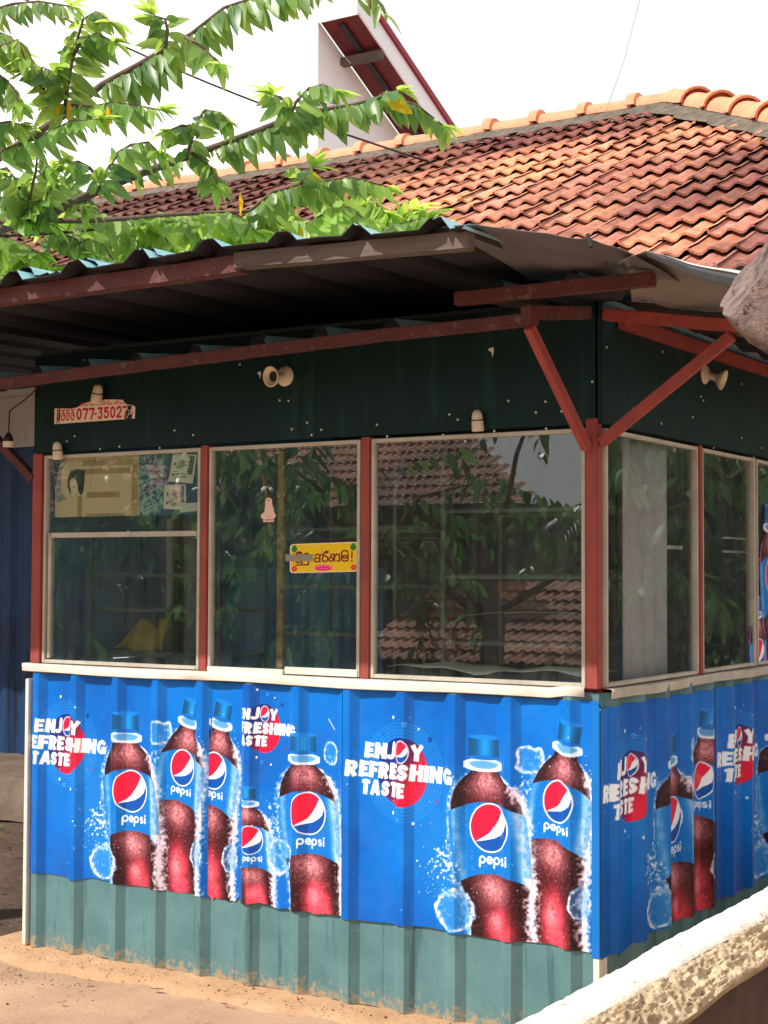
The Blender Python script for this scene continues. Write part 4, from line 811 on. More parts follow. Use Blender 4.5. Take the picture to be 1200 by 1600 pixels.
# white curtain panel and brackets behind the side window
q0, q1 = at(974, 1060, 0, -.035), at(1042, 1060, 0, -.035)
m = MB(); m.grid([[(-.035+.006*math.sin(k*.9), q0.y+(q1.y-q0.y)*k/24, z) for k in range(25)] for z in (1.0, 1.2, 1.45, 1.7, 1.9)]); tag(m.build('grey_curtain', M_WHITEP, smooth=True, solid=.004), 'grey white curtain hanging inside the side window', 'curtain')
q0, q1 = at(1003, 853, 0, -.09), at(1065, 851, 0, -.09); m = MB(); m.box((-.095, q0.y, q0.z-.007), (-.085, q1.y, q0.z+.007)); m.box((-.10, q0.y, q0.z-.014), (-.08, q0.y+.02, q0.z+.014)); tag(m.build('shelf_bracket', M_FLASH, bevel=.001), 'white metal bracket across the grey curtain', 'bracket')
q0, q1 = at(1130, 840, 0, -.09), at(1172, 843, 0, -.09)
for dz, lb in ((0, 'upper of two short white rails inside the side window'), (-.055, 'lower of two short white rails inside the side window')): m = MB(); m.box((-.095, q0.y, q0.z+dz-.004), (-.085, q1.y, q0.z+dz+.004)); tag(m.build('shelf_rail', M_FLASH), lb, 'rail')
m = MB(); m.box((-.03, .05, 1.0), (-.025, .85, 1.09)); 

# ---------------------------------------------------------------- clay tiled roofs
TILE = bpy.data.materials.new('clay_tiles'); TILE.use_nodes = True
t = TILE.node_tree; P = t.nodes['Principled BSDF']; L = t.links.new
va = nd(t, 'ShaderNodeVertexColor', layer_name='art'); co = nd(t, 'ShaderNodeTexCoord'); n1 = nd(t, 'ShaderNodeTexNoise', Scale=.55, Detail=5., Roughness=.55); L(co.outputs['Object'], n1.inputs['Vector'])
n2 = nd(t, 'ShaderNodeTexNoise', Scale=9., Detail=9., Roughness=.75); L(co.outputs['Object'], n2.inputs['Vector'])
r1 = nd(t, 'ShaderNodeMapRange'); r1.inputs['From Min'].default_value = .36; r1.inputs['From Max'].default_value = .58; L(n1.outputs['Fac'], r1.inputs['Value'])
x1 = nd(t, 'ShaderNodeMix', data_type='RGBA'); L(r1.outputs['Result'], x1.inputs[0]); x1.inputs[6].default_value = (*lin((214, 150, 118)), 1); x1.inputs[7].default_value = (*lin((124, 72, 62)), 1)
x2 = nd(t, 'ShaderNodeMix', data_type='RGBA', blend_type='MULTIPLY'); x2.inputs[0].default_value = 1.; L(x1.outputs[2], x2.inputs[6]); L(va.outputs['Color'], x2.inputs[7])
r2 = nd(t, 'ShaderNodeMapRange'); r2.inputs['From Min'].default_value = .46; r2.inputs['From Max'].default_value = .70; r2.inputs['To Max'].default_value = .7; L(n2.outputs['Fac'], r2.inputs['Value'])
x3 = nd(t, 'ShaderNodeMix', data_type='RGBA'); L(r2.outputs['Result'], x3.inputs[0]); L(x2.outputs[2], x3.inputs[6]); x3.inputs[7].default_value = (*lin((84, 50, 46)), 1); L(x3.outputs[2], P.inputs['Base Color'])
P.inputs['Roughness'].default_value = .8; bp = nd(t, 'ShaderNodeBump', Strength=.4, Distance=.01); n3 = nd(t, 'ShaderNodeTexNoise', Scale=60., Detail=6.); L(co.outputs['Object'], n3.inputs['Vector']); L(n3.outputs['Fac'], bp.inputs['Height']); L(bp.outputs['Normal'], P.inputs['Normal'])
def tiles(name, O, ax, dn, nx, rows, keep, parent, tw=.215, tl=.275, i0=0, seed=1, dark=lambda x, s: 1.):
    """interlocking clay tiles: every tile is a wavy slab with a drooping tail, laid course over course"""
    r = random.Random(seed); O, ax, dn = Vector(O), Vector(ax).normalized(), Vector(dn).normalized(); nr = ax.cross(dn).normalized()
    if nr.z < 0: nr = -nr
    K = 13; vs = []; fs = []; cols = []
    wv = [.004+.027*(math.cos(2*math.pi*k/(K-1)*2+.5)*.5+.5)**1.1+.006*(k/(K-1)) for k in range(K)]
    for j in range(rows):
        for i in range(i0, nx):
            if not keep(i*tw, j*tl): continue
            a = i*tw+r.uniform(-.004, .004)+(.5*tw if j % 2 else 0)*0; s = j*tl+r.uniform(-.008, .008); tilt = r.uniform(-.005, .005); up = r.uniform(-.004, .006)
            b = len(vs)
            for (ss, hh, kk) in ((s-.05, -.006, 1.), (s+tl*.55, .012, 1.), (s+tl+.01, .028+up, 1.05), (s+tl+.012, .016+up, 1.05)):
                for k in range(K): vs.append(O+ax*(a+(tw+.004)*k/(K-1)+tilt*(ss-s))+dn*(ss+(.010*(wv[k]/.028) if hh > .01 else 0))+nr*(hh+wv[k]*kk+tilt*(k-6)*.2))
            for q_ in range(3):
                for k in range(K-1): fs.append((b+q_*K+k, b+q_*K+k+1, b+q_*K+K+k+1, b+q_*K+K+k))
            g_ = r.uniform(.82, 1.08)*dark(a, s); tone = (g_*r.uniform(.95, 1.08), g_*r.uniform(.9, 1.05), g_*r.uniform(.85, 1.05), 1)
            cols += [tone]*(4*K)
    me = bpy.data.meshes.new(name); o0 = world_loc(parent); me.from_pydata([v-o0 for v in vs], [], fs); me.materials.append(TILE)
    ca = me.color_attributes.new('art', 'FLOAT_COLOR', 'POINT'); ca.data.foreach_set('color', np.array(cols, np.float32).ravel())
    me.polygons.foreach_set('use_smooth', [True]*len(fs)); me.update(); me.set_sharp_from_angle(angle=R(50))
    bm = bmesh.new(); bm.from_mesh(me); bmesh.ops.recalc_face_normals(bm, faces=bm.faces); bm.to_mesh(me); bm.free()
    o = bpy.data.objects.new(name, me); COL.objects.link(o); o.parent = parent; return o
def ridge(name, p0, p1, parent, mat=M_RIDGE, rad=.10, seg=.36, seed=1):
    p0, p1 = Vector(p0), Vector(p1); n = max(1, int((p1-p0).length/seg)); d = (p1-p0).normalized(); r = random.Random(seed); m = MB()
    a = d.cross(Vector((0, 0, 1))).normalized(); b = a.cross(d)
    for i in range(n):
        c0, c1 = p0.lerp(p1, i/n), p0.lerp(p1, (i+1)/n)+d*.03; vs = []
        for c, k, lift in ((c0, 1.16, .012), (c0.lerp(c1, .16), 1.14, .010), (c0.lerp(c1, .18), .95, .0), (c1, .92, -.004)):
            lift += r.uniform(-.004, .004)
            for q_ in range(11): an = math.pi*q_/10; vs.append(c+a*math.cos(an)*rad*k+b*(math.sin(an)*rad*k*.9+lift))
            for q_ in range(11): an = math.pi*(10-q_)/10; vs.append(c+a*math.cos(an)*(rad*k-.016)+b*(math.sin(an)*(rad*k-.016)*.9+lift))
        fs = [(22*j+k, 22*j+(k+1) % 22, 22*j+22+(k+1) % 22, 22*j+22+k) for j in range(3) for k in range(22)]+[tuple(range(22))[::-1], tuple(66+k for k in range(22))]
        m.add(vs, fs)
    return m.build(name, mat, parent, smooth=50)
YRDG = 5.0; AP = at(1055, 170, 1, YRDG); PIT = R(28.5); TP_ = math.tan(PIT)
TH = thing('tiled_house', 'house with weathered orange clay tile roof and blue shuttered front behind the kiosk', 'house', (AP.x-5, YRDG, -.1))
XL = -13.5
dk = lambda a, s: .56+.60*max(0, min(1, (a-8.9+s*1.1)/3.0))  # weathering at upper left and sunlight at lower right, both put into tile tone
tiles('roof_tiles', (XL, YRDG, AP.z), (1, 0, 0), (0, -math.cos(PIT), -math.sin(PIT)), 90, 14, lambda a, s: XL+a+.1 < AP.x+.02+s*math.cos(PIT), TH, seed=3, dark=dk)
HD = Vector((1, -1, -TP_))
nrm = Vector((1, 0, 0))
tiles('hip_end_tiles', (AP.x, YRDG+4, AP.z), (0, -1, 0), (math.cos(PIT), 0, -math.sin(PIT)), 40, 14, lambda a, s: abs(YRDG+4-a-.1-YRDG) < s*math.cos(PIT)+.05, TH, seed=4)
m = MB(); m.add([(XL, YRDG, AP.z-.012), (AP.x, YRDG, AP.z-.012), (AP.x+3.2, YRDG-3.2, AP.z-.012-3.2*TP_), (XL, YRDG-3.2, AP.z-.012-3.2*TP_), (AP.x, YRDG+3.2, AP.z-.012), (AP.x+3.2, YRDG+6.4, AP.z-.012-3.2*TP_)], [(0, 3, 2, 1)])
m.build('roof_deck', M_BLACK, TH, solid=.02)
ridge('ridge_tiles', (XL, YRDG, AP.z+.03), (AP.x+.05, YRDG, AP.z+.03), TH, seed=2); ridge('hip_tiles', AP+HD*3.6+Vector((0, 0, .04)), AP+Vector((0, 0, .05)), TH, seed=5, rad=.105)
# mortar bedding under ridge and hip
m = MB(); rr = random.Random(4); rows = [[], [], []]
for i in range(161):
    x = XL+(AP.x+.1-XL)*i/160; e = .05+rr.uniform(-.03, .045)
    rows[0].append((x, YRDG-.02, AP.z+.10)); rows[1].append((x, YRDG-.115, AP.z+.005+rr.uniform(-.01, .01))); rows[2].append((x, YRDG-.13-e, AP.z-.075-e*TP_+.055+rr.uniform(-.008, .008)))
m.grid(rows)
pr = Vector((-1, -1, 0)).normalized(); rows = [[], [], []]
for i in range(70):
    c = AP+HD*(3.6*i/69); e = .04+rr.uniform(-.03, .05)
    for k, (o_, z_) in enumerate(((.02, .09), (.11, .03), (.16+e, -.025))): rows[k].append(c+pr*o_+Vector((0, 0, z_-o_*.0+rr.uniform(-.006, .006))))
m.grid(rows); m.build('mortar_bed', M_MORTAR, TH, smooth=True, recalc=True)
zE = lambda y: AP.z-(YRDG-y)*TP_
m = MB(); m.box((-13.5, 3.2, 2.66), (.5, 3.35, 3.2)); m.box((-13.5, 3.2, 2.30), (.5, 3.33, 2.656)); m.build('wall', M_WHITEP, TH)
m = MB(); m.box((XL, 3.22, .16), (-5.0, 3.30, 2.296))
m.build('shutter_backing', M_BLUESHUT, TH)
m = MB(); xs = [XL+.05*k for k in range(170)]; m.grid([[(x, 3.205-(.022 if (k % 4) in (0, 1) else 0), z) for k, x in enumerate(xs)] for z in (.17, 1.2, 2.29)]); m.build('shutter', M_BLUESHUT, TH, solid=.002)
m = MB(); m.box((-4.9, 3.34, -.1), (.5, 3.5, 2.7)); m.build('wall', M_WHITEWALL, TH)
m = MB(); m.box((XL, 1.72, zE(1.72)-.12), (AP.x+3.2, 1.745, zE(1.72)+.03)); m.build('eave_board', M_GREYWOOD, TH)
m = MB(); m.grid([[(x, y, zE(y)-.07) for x in (XL, -6, AP.x+3)] for y in (1.75, 3.19)]); m.build('eave_soffit', M_WHITEP, TH, solid=.01)

# ---------------------------------------------------------------- white house beyond
a = at(497, 60, 1, 14.); WX = a.x
WH = thing('white_house', 'tall white plastered house with maroon trimmed sloping gable behind the tiled roof', 'house', (WX-2, 14, -.1))
def yz(px, py, X): p = at(px, py, 0, X); return (p.y, p.z)
rk = 6.0
i0, i1 = yz(515, 58, WX), yz(640, 235, WX); sl = (i1[1]-i0[1])/(i1[0]-i0[0])
top = (14.0, i0[1]+(14.0-i0[0])*sl)
m = MB(); yb = 19.; zt_ = top[1]+(yb-14)*sl
for X in (WX, WX-12):
    m.add([(X, 14, -.1), (X, yb, -.1), (X, yb, zt_), (X, 14, top[1])], [(0, 1, 2, 3)])
m.add([(WX, 14, -.1), (WX, 14, top[1]), (WX-6, 14, top[1]+6.2), (WX-12, 14, top[1]), (WX-12, 14, -.1)], [(0, 1, 2, 3, 4)])
m.add([(WX, yb, -.1), (WX, yb, zt_), (WX-12, yb, zt_), (WX-12, yb, -.1)], [(0, 1, 2, 3)])
m.build('wall', M_WHITEWALL, WH)
OV = .72; U_ = lambda y: top[1]+(y-14)*sl
ex = WX+OV
m = MB(); y0_ = 14.02
m.add([(WX+.01, y0_, U_(y0_)+.02), (ex-.03, y0_, U_(y0_)+.02), (ex-.03, yb, U_(yb)+.02), (WX+.01, yb, U_(yb)+.02)], [(0, 1, 2, 3)]); m.build('soffit', M_SOFFIT, WH, solid=.03)
m = MB()
for k in range(1, 5): yy = y0_+k*1.0; m.box((WX+.2, yy, U_(yy)-.06), (WX+.202, yy+.01, U_(yy)-.05))
m = MB(); x_ = WX+.34; m.add([(x_-.05, y0_+.1, U_(y0_+.1)-.012), (x_+.05, y0_+.1, U_(y0_+.1)-.012), (x_+.05, yb, U_(yb)-.012), (x_-.05, yb, U_(yb)-.012)], [(0, 1, 2, 3)]); m.build('soffit_batten', pbr('dark_batten', (52, 46, 56), (40, 36, 44), 8), WH, solid=.02)
m = MB(); yy = yz(535, 98, WX)[0]; zz = yz(535, 98, WX)[1]; m.box((WX, yy-.06, zz-.06), (ex-.02, yy+.06, zz+.06)); m.build('purlin_end', M_GREYWOOD, WH)
def rake(x0, x1, dz0, dz1, mat, nm):
    m = MB(); v = [(y0_-.04, U_(y0_-.04)), (yb, U_(yb))]
    m.add([(x, y, z+dz) for (y, z) in v for x, dz in ((x0, dz0), (x1, dz0), (x1, dz1), (x0, dz1))], [(0, 1, 5, 4), (1, 2, 6, 5), (2, 3, 7, 6), (3, 0, 4, 7), (0, 3, 2, 1), (4, 5, 6, 7)]); m.build(nm, mat, WH)
rake(ex-.03, ex, -.02, .30, M_WHITEWALL, 'bargeboard'); rake(ex-.05, ex+.05, .302, .40, M_TRIM, 'roof_edge'); rake(WX, ex-.051, .305, .37, M_TRIM, 'roof')
m = MB(); m.beam((WX+.02, 13.95, U_(y0_)+.36), (WX-6, 13.95, U_(y0_)+.36+6.2), .14, .16, up=(0, 1, 0)); m.build('front_gable_trim', M_TRIM, WH)
zf = U_(y0_)
m = MB(); m.box((WX-.02, y0_-.07, zf-.04), (ex-.002, y0_-.041, zf+.33)); m.build('fascia', M_WHITEWALL, WH)
m = MB(); m.box((WX-.04, y0_-.10, zf+.332), (ex+.05, y0_-.042, zf+.44)); m.build('roof_edge', M_TRIM, WH)

# ---------------------------------------------------------------- cables
m = MB(); pts = []
for i in range(17):
    u = i/16; x = -20+u*690; y = -30+u*283+18*math.sin(math.pi*u); pts.append(deep(x, y, 8.9-.5*u))
m.tube(pts, .006, 6); tag(m.build('overhead_cable', M_BLACK, smooth=True), 'dark sagging cable running behind the leaves down to the ridge', 'cable')
m = MB(); m.tube([deep(1010, -40, 10.), deep(975, 95, 9.9), deep(944, 182, 9.7)], .0013, 6); tag(m.build('thin_wire', M_STEEL, smooth=True), 'thin faint wire rising from the tiled ridge into the sky', 'wire')

# ---------------------------------------------------------------- leafy tree
LEAF = leaf_mat('jam_tree_leaf', (.055, .14, .038), (.29, .42, .09), (.60, .40, .02))
BARK = pbr('branch_bark', (116, 94, 80), (86, 70, 62), 16, .85, .08, .6, 60, stretch=(1, 1, 1))
class Leaves:
    def __init__(s, seed=1): s.v = []; s.f = []; s.c = []; s.r = random.Random(seed)
    def leaf(s, p, d, L, wd, tone, yel=0., up=Vector((0, 0, 1)), ad=None):
        d = d.normalized(); a = d.cross(up) if ad is None else ad-d*ad.dot(d); a = a.normalized() if a.length > .05 else d.orthogonal().normalized(); n = a.cross(d)
        if n.z < 0: a, n = -a, -n
        b = len(s.v)
        fold = s.r.uniform(.12, .4); cur = s.r.uniform(.05, .28); W_ = (.0, .62, 1., .80, .40, .0); T_ = (0, .14, .36, .62, .84, 1.)
        for t_, w_ in zip(T_, W_):
            c = p+d*(L*t_)-n*(cur*L*t_*t_)
            s.v += [c-a*(w_*wd/2*.92)+n*(fold*w_*wd/2), c, c+a*(w_*wd/2)+n*(fold*w_*wd/2)]
        for q_ in range(5):
            for k in range(2): s.f.append((b+q_*3+k, b+q_*3+k+1, b+q_*3+4+k, b+q_*3+3+k))
        s.c += [(tone, yel, 0, 1)]*18
    def shoot(s, pts, L=.085, wd=.031, gap=.021, droop=.75, tone=.3, spread=.7, tuft=5, t0=0., yel=.004):
        """leaves in two ranks along a shoot, hanging like a row of feathers, with a small tuft at its tip"""
        P = [Vector(p) for p in pts]; seg = [(P[i+1]-P[i]).length for i in range(len(P)-1)]; tot = sum(seg); x = tot*t0; k = 0
        while x < tot:
            y = x
            for i, l in enumerate(seg):
                if y <= l or i == len(seg)-1: break
                y -= l
            t = (P[i+1]-P[i]).normalized(); p = P[i]+t*min(y, seg[i]); sd = t.cross(Vector((0, 0, 1))).normalized()*(1 if k % 2 else -1)
            u = x/tot; sz = (.70+.45*math.sin(math.pi*min(1, .25+u*.75)))*s.r.uniform(.6, 1.2)
            d = sd*(spread*s.r.uniform(.5, 1.2))+t*s.r.uniform(.2, .55)-Vector((0, 0, 1))*droop*s.r.uniform(.7, 1.3)
            tn = min(1, max(0, tone+s.r.uniform(-.35, .38)+.25*(u > .85)))
            s.leaf(p, d, L*sz, wd*sz*s.r.uniform(.9, 1.15), tn, 1. if s.r.random() < yel else 0., ad=t+Vector((s.r.uniform(-.6, .6), s.r.uniform(-.6, .6), s.r.uniform(-.3, .3))))
            x += gap*s.r.uniform(.7, 1.3); k += 1
        t = (P[-1]-P[-2]).normalized()
        for i in range(tuft):
            d = t*.8+Vector((s.r.uniform(-1, 1), s.r.uniform(-1, 1), s.r.uniform(-.5, .6)))*.8; s.leaf(P[-1], d, L*s.r.uniform(.6, 1.), wd*.8, min(1, tone+.4))
    def build(s, name, parent, mat):
        me = bpy.data.meshes.new(name); o0 = world_loc(parent); me.from_pydata([v-o0 for v in s.v], [], s.f); me.materials.append(mat)
        ca = me.color_attributes.new('art', 'FLOAT_COLOR', 'POINT'); ca.data.foreach_set('color', np.array(s.c, np.float32).ravel()); me.polygons.foreach_set('use_smooth', [True]*len(s.f)); me.update()
        o = bpy.data.objects.new(name, me); COL.objects.link(o); o.parent = parent; return o
def curve(l, d0, d1): n = len(l)-1; return [deep(x, y, d0+(d1-d0)*i/n) for i, (x, y) in enumerate(l)]
tb = deep(-330, 900, 6.6); tb.z = -.1
TR = thing('leafy_tree', 'leafy green tree whose drooping branches reach over the kiosk from the left', 'tree', tb)
LV = Leaves(3); fork = deep(-260, 480, 6.5)
def branch(pts, r0, r1, nm='branch'):
    m = MB(); n = len(pts); m.tube(pts, [r0+(r1-r0)*i/(n-1) for i in range(n)], 8); return m.build(nm, BARK, TR, smooth=True)
m = MB(); m.tube([tb, tb.lerp(fork, .35)+Vector((.05, .03, 0)), tb.lerp(fork, .7)+Vector((-.03, 0, 0)), fork], [.13, .11, .095, .08], 12); m.build('trunk', BARK, TR, smooth=True)
B1 = [fork]+curve([(-110, 330), (0, 245), (100, 180), (160, 132), (215, 102), (260, 75), (300, 52), (350, 12), (410, -8), (500, -22)], 6.1, 5.6); branch(B1, .020, .003)
LV.shoot(B1[4:], .13, .052, .013, .9, .3, .5); 
B2 = [fork]+curve([(-110, 395), (0, 357), (50, 345), (105, 320), (150, 300), (210, 275), (300, 242), (340, 228), (400, 205), (450, 185), (500, 172), (550, 164), (600, 150), (650, 163), (692, 196)], 6.2, 5.9); branch(B2, .026, .003)
LV.shoot(B2[8:], .12, .048, .012, .9, .35, .5, 7)
LV.shoot(B2[6:9], .08, .03, .03, .9, .3, .6, 0)
B3 = [B2[3]]+curve([(120, 345), (190, 342), (270, 335), (390, 330), (425, 300), (475, 286), (550, 277), (605, 292)], 6.2, 6.15); branch(B3, .012, .003); LV.shoot(B3[4:], .10, .045, .012, .9, .45, .5, 6); LV.shoot(B3[2:4], .08, .03, .03, .8, .45, .6, 0)
B4 = [B2[2]]+curve([(0, 368), (60, 366), (120, 362), (200, 352)], 6.3, 6.3); branch(B4, .010, .005)
def side(l, d0, d1, r=.008, from_=None, **k):
    P = curve(l, d0, d1); P = ([from_] if from_ is not None else [])+P; branch(P, r, .003, 'twig'); LV.shoot(P, **k)
T = dict(L=.112, wd=.043, gap=.013, droop=.55, tone=.4, tuft=9)
side([(100, 178), (108, 120), (118, 70), (130, 30), (150, 18), (172, 34)], 5.75, 5.65, **T); side([(112, 92), (128, 62), (152, 52), (178, 66)], 5.7, 5.6, **T); side([(106, 150), (84, 122), (60, 108), (44, 112)], 5.75, 5.7, **T)
side([(100, 178), (60, 130), (66, 105), (82, 112)], 5.75, 5.7, **T); side([(110, 165), (140, 168), (178, 160), (215, 165), (250, 172)], 5.75, 5.6, **T); side([(0, 238), (60, 215), (110, 190), (155, 186)], 5.8, 5.6, **T)
side([(-70, 60), (-30, 22), (20, 6), (60, 2), (110, 10)], 5.8, 5.6, L=.1, wd=.036, gap=.016, tone=.3); side([(-80, 110), (-30, 90), (5, 70), (28, 62), (38, 90)], 5.7, 5.6, **T); side([(-80, 170), (-40, 130), (0, 118), (22, 138), (28, 160)], 5.7, 5.6, **T); side([(-70, 220), (-20, 196), (15, 190), (35, 196)], 5.8, 5.7, **T)
side([(258, 76), (262, 48), (258, 30), (240, 24)], 5.6, 5.55, **T); side([(290, 58), (320, 76), (342, 100)], 5.6, 5.5, **T); side([(40, 350), (48, 300), (56, 268), (58, 246), (80, 262)], 6.1, 6., **T); side([(44, 320), (24, 280), (10, 262), (-10, 270)], 6.1, 6., **T); side([(20, 352), (70, 310), (85, 285), (92, 270)], 6.1, 6., **T)
side([(152, 300), (166, 268), (185, 238), (205, 226), (232, 222), (246, 236)], 6.05, 5.95, **T); side([(158, 285), (140, 262), (122, 252), (110, 254)], 6.05, 5.95, **T); side([(292, 245), (300, 215), (310, 188), (320, 172), (345, 176), (355, 190)], 6., 5.9, **T); side([(306, 200), (284, 196), (264, 204)], 6., 5.9, **T); side([(300, 240), (330, 262), (340, 288)], 6., 5.9, **T)
side([(452, 184), (462, 160), (482, 138), (505, 132), (525, 142)], 5.95, 5.85, **T); side([(458, 172), (438, 152), (426, 148)], 5.95, 5.9, **T); side([(590, 154), (600, 146), (622, 142)], 5.9, 5.85, **T); side([(470, 288), (474, 268), (488, 262)], 6.15, 6.1, **T)
side([(520, -60), (560, -28), (590, 0), (602, 22)], 5.6, 5.5, L=.10, wd=.038, gap=.03, tone=.3, tuft=2)
rr = random.Random(12)
K2 = dict(L=.14, wd=.060, gap=.011, droop=.5, tone=.85, spread=.8, tuft=8, yel=.006)
for l in ([(120, 345), (150, 338), (180, 345), (205, 372), (212, 400)], [(190, 342), (225, 338), (250, 350), (270, 380)], [(210, 345), (250, 335), (290, 345), (318, 372)], [(270, 336), (300, 340), (335, 352), (360, 378)], [(300, 336), (340, 330), (375, 340), (405, 360)],
          [(330, 350), (380, 352), (430, 352), (470, 366)], [(400, 332), (420, 340), (432, 365)], [(430, 350), (480, 342), (520, 346), (552, 360)], [(480, 352), (520, 330), (548, 328), (570, 342)], [(520, 356), (560, 352), (610, 348), (650, 352), (685, 360)], [(560, 360), (600, 338), (625, 326), (640, 330)], [(600, 356), (640, 344), (672, 342)],
          [(100, 362), (130, 372), (150, 395), (158, 410)], [(160, 352), (185, 372), (192, 405)], [(230, 352), (240, 380), (246, 405)], [(280, 352), (300, 378), (306, 395)], [(-40, 360), (0, 372), (30, 395), (40, 425)], [(-40, 390), (0, 398), (40, 412), (70, 430)], [(10, 366), (40, 384), (60, 400)], [(30, 430), (70, 420), (110, 412), (140, 416)], [(-30, 420), (10, 428), (40, 440)], [(350, 340), (372, 370), (380, 380)], [(440, 320), (460, 338), (470, 352)],
          [(150, 352), (120, 330), (100, 335), (80, 352)], [(500, 310), (515, 298), (530, 312)], [(560, 300), (585, 318), (600, 334)], [(420, 310), (405, 330), (410, 350)]):
    d_ = rr.uniform(6.15, 6.6); l = [(x+rr.uniform(-5, 5), y+rr.uniform(-5, 5)) for x, y in l]; side(l, d_, d_-.1, .005, **K2)
for x, y in ((-30, 60), (5, 290), (-20, 320), (75, 300), (20, 330), (115, 385), (70, 375)):
    side([(x, y), (x+22, y-12), (x+48, y-2), (x+62, y+22)], rr.uniform(6., 6.4), 6.1, .004, **T)
for px, py, d_ in ((90, 150, 5.7), (107, 155, 5.7), (168, 165, 5.6), (470, 352, 6.2), (375, 300, 6.1)): LV.leaf(deep(px, py, d_), Vector((.1, 0, -1)), .10, .03, .5, 1.)
for px, py in ((520, 340), (545, 332), (590, 335), (630, 330), (660, 338), (560, 320)):
    c = deep(px, py+18, 6.4)
    for k in range(9): LV.leaf(c, Vector((rr.uniform(-1, 1), rr.uniform(-.6, .6), rr.uniform(.2, 1.2))), .10, .034, rr.uniform(.7, 1.))
LV.build('foliage', TR, LEAF)

# ---------------------------------------------------------------- parapet wall and cut log in the foreground
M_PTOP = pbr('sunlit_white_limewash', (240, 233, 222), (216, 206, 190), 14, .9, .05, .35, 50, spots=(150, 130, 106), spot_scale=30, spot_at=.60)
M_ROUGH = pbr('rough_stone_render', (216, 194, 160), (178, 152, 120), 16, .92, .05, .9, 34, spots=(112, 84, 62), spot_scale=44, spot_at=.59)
M_DKRENDER = pbr('dark_brown_render', (92, 70, 58), (66, 50, 44), 5, .85, .05, .4, 40)  # plain dark brown render
PW = thing('parapet_wall', 'low rough stone parapet with white top edge crossing the lower right corner', 'wall', (.8, -1.2, -.1))
n = 900; A = Art(1, 1, .01, (0, 0, 0)); g1 = A.noise((60, n), .09, 3); g2 = A.noise((60, n), .03, 4); g3 = A.noise((60, n), .45, 5)
ys = [-3.6+5.2*i/(n-1) for i in range(n)]
m = MB(); rows = []
for j, (x, z) in enumerate(((.70, .40), (.70, .52), (.701, .600), (.706, .607), (.75, .608), (.786, .604), (.795, .592))):
    rows.append([(x+(g1[j, i]-.5)*.006*(j > 1), y, z+(g2[j+8, i]-.5)*.003+(g3[j, i]-.5)*.006*(j > 1)-.006*max(0, g1[j+20, i]-.8)*4*(j in (3, 6))) for i, y in enumerate(ys)])
m.grid(rows); m.build('coping', M_PTOP, PW, smooth=60)
m = MB(); rows = []
for j in range(36):
    v = j/35; k_ = 1-abs(2*v-1)**6; rid = lambda g, j, i: 1-abs(g[j, i]-.5)*2
    rows.append([(.792+.078*v+((rid(g1, j+10, i)-.5)*.012+(rid(g2, j+5, i)-.5)*.010)*.6*k_, y, .594-.052*v+((rid(g1, j+10, i)-.6)*.010+(rid(g2, j+5, i)-.5)*.008)*k_+(g3[10, i]-.5)*.012*v) for i, y in enumerate(ys)])
rows.append([(.858, y, .520+(g3[10, i]-.5)*.012) for i, y in enumerate(ys)]); rows.append([(.80, y, .500) for y in ys]); m.grid(rows); m.build('rough_face', M_ROUGH, PW, smooth=60)
m = MB(); rows = [[(.815+(g1[j+3, i]-.5)*.008, y, z) for i, y in enumerate(ys)] for j, z in enumerate((.515, .35, .15, -.12))]; m.grid(rows); m.build('lower_face', M_DKRENDER, PW, smooth=60)
m = MB(); m.box((.712, -3.6, -.12), (.80, 1.6, .575)); m.build('core', M_ROUGH, PW)
b = MB(); c0 = at(1185, 1590, 0, .84)
gr = random.Random(4)
for k in range(7):
    r_ = []; base = Vector((.83+gr.uniform(0, .02), c0.y+gr.uniform(-.05, .08), c0.z-.10)); tip = base+Vector((gr.uniform(.0, .05), gr.uniform(-.02, .10), gr.uniform(.08, .17)))
    for i in range(7): t_ = i/6; p_ = base.lerp(tip, t_)+Vector((0, .03*t_*t_, -.02*t_*t_)); r_.append([p_+Vector((0, -.004*(1-t_), 0)), p_+Vector((0, .004*(1-t_)+.0002, 0))])
    b.grid(r_)
tag(b.build('grass_tuft', pbr('grass_blade', (96, 140, 40), (76, 118, 34), 20, .5, .05, 0), smooth=True), 'few green grass blades at the foot of the stone parapet', 'grass')
# sawn log end poking in from the right
cl = deep(1210, 468, 2.6); M_LOG = pbr('weathered_log', (150, 128, 120), (104, 86, 84), 30, .92, .05, 1., 55, spots=(60, 48, 46), spot_scale=48, spot_at=.57, streak=(74, 56, 52))
dr = (RT*.80+FW*.10-UP*.52).normalized(); tk = cl+dr*.54; lt = thing('pruned_tree', 'pruned grey-brown tree whose sawn branch stub juts in at the right edge before the tiles', 'tree', (tk.x, tk.y, -.1))
m = MB(); m.tube([(tk.x+.05, tk.y, -.12), (tk.x+.02, tk.y, .5), (tk.x-.02, tk.y+.02, 1.1), (tk.x, tk.y, tk.z), (tk.x+.04, tk.y, tk.z+.35), (tk.x+.05, tk.y, tk.z+.5)], [.20, .16, .145, .15, .12, .10], 16); m.build('trunk', M_LOG, lt, smooth=True)
m = MB(); dr = (RT*.80+FW*.10-UP*.52).normalized(); a_ = dr.orthogonal().normalized(); b_ = dr.cross(a_); rows = []; lr = random.Random(6); ph = [lr.uniform(0, 6.28) for _ in range(9)]
A = Art(1, 1, .01, (0, 0, 0)); gn = A.noise((40, 49), .06, 9); gn2 = A.noise((40, 49), .025, 10); gn[:, -1] = gn[:, 0]; gn2[:, -1] = gn2[:, 0]
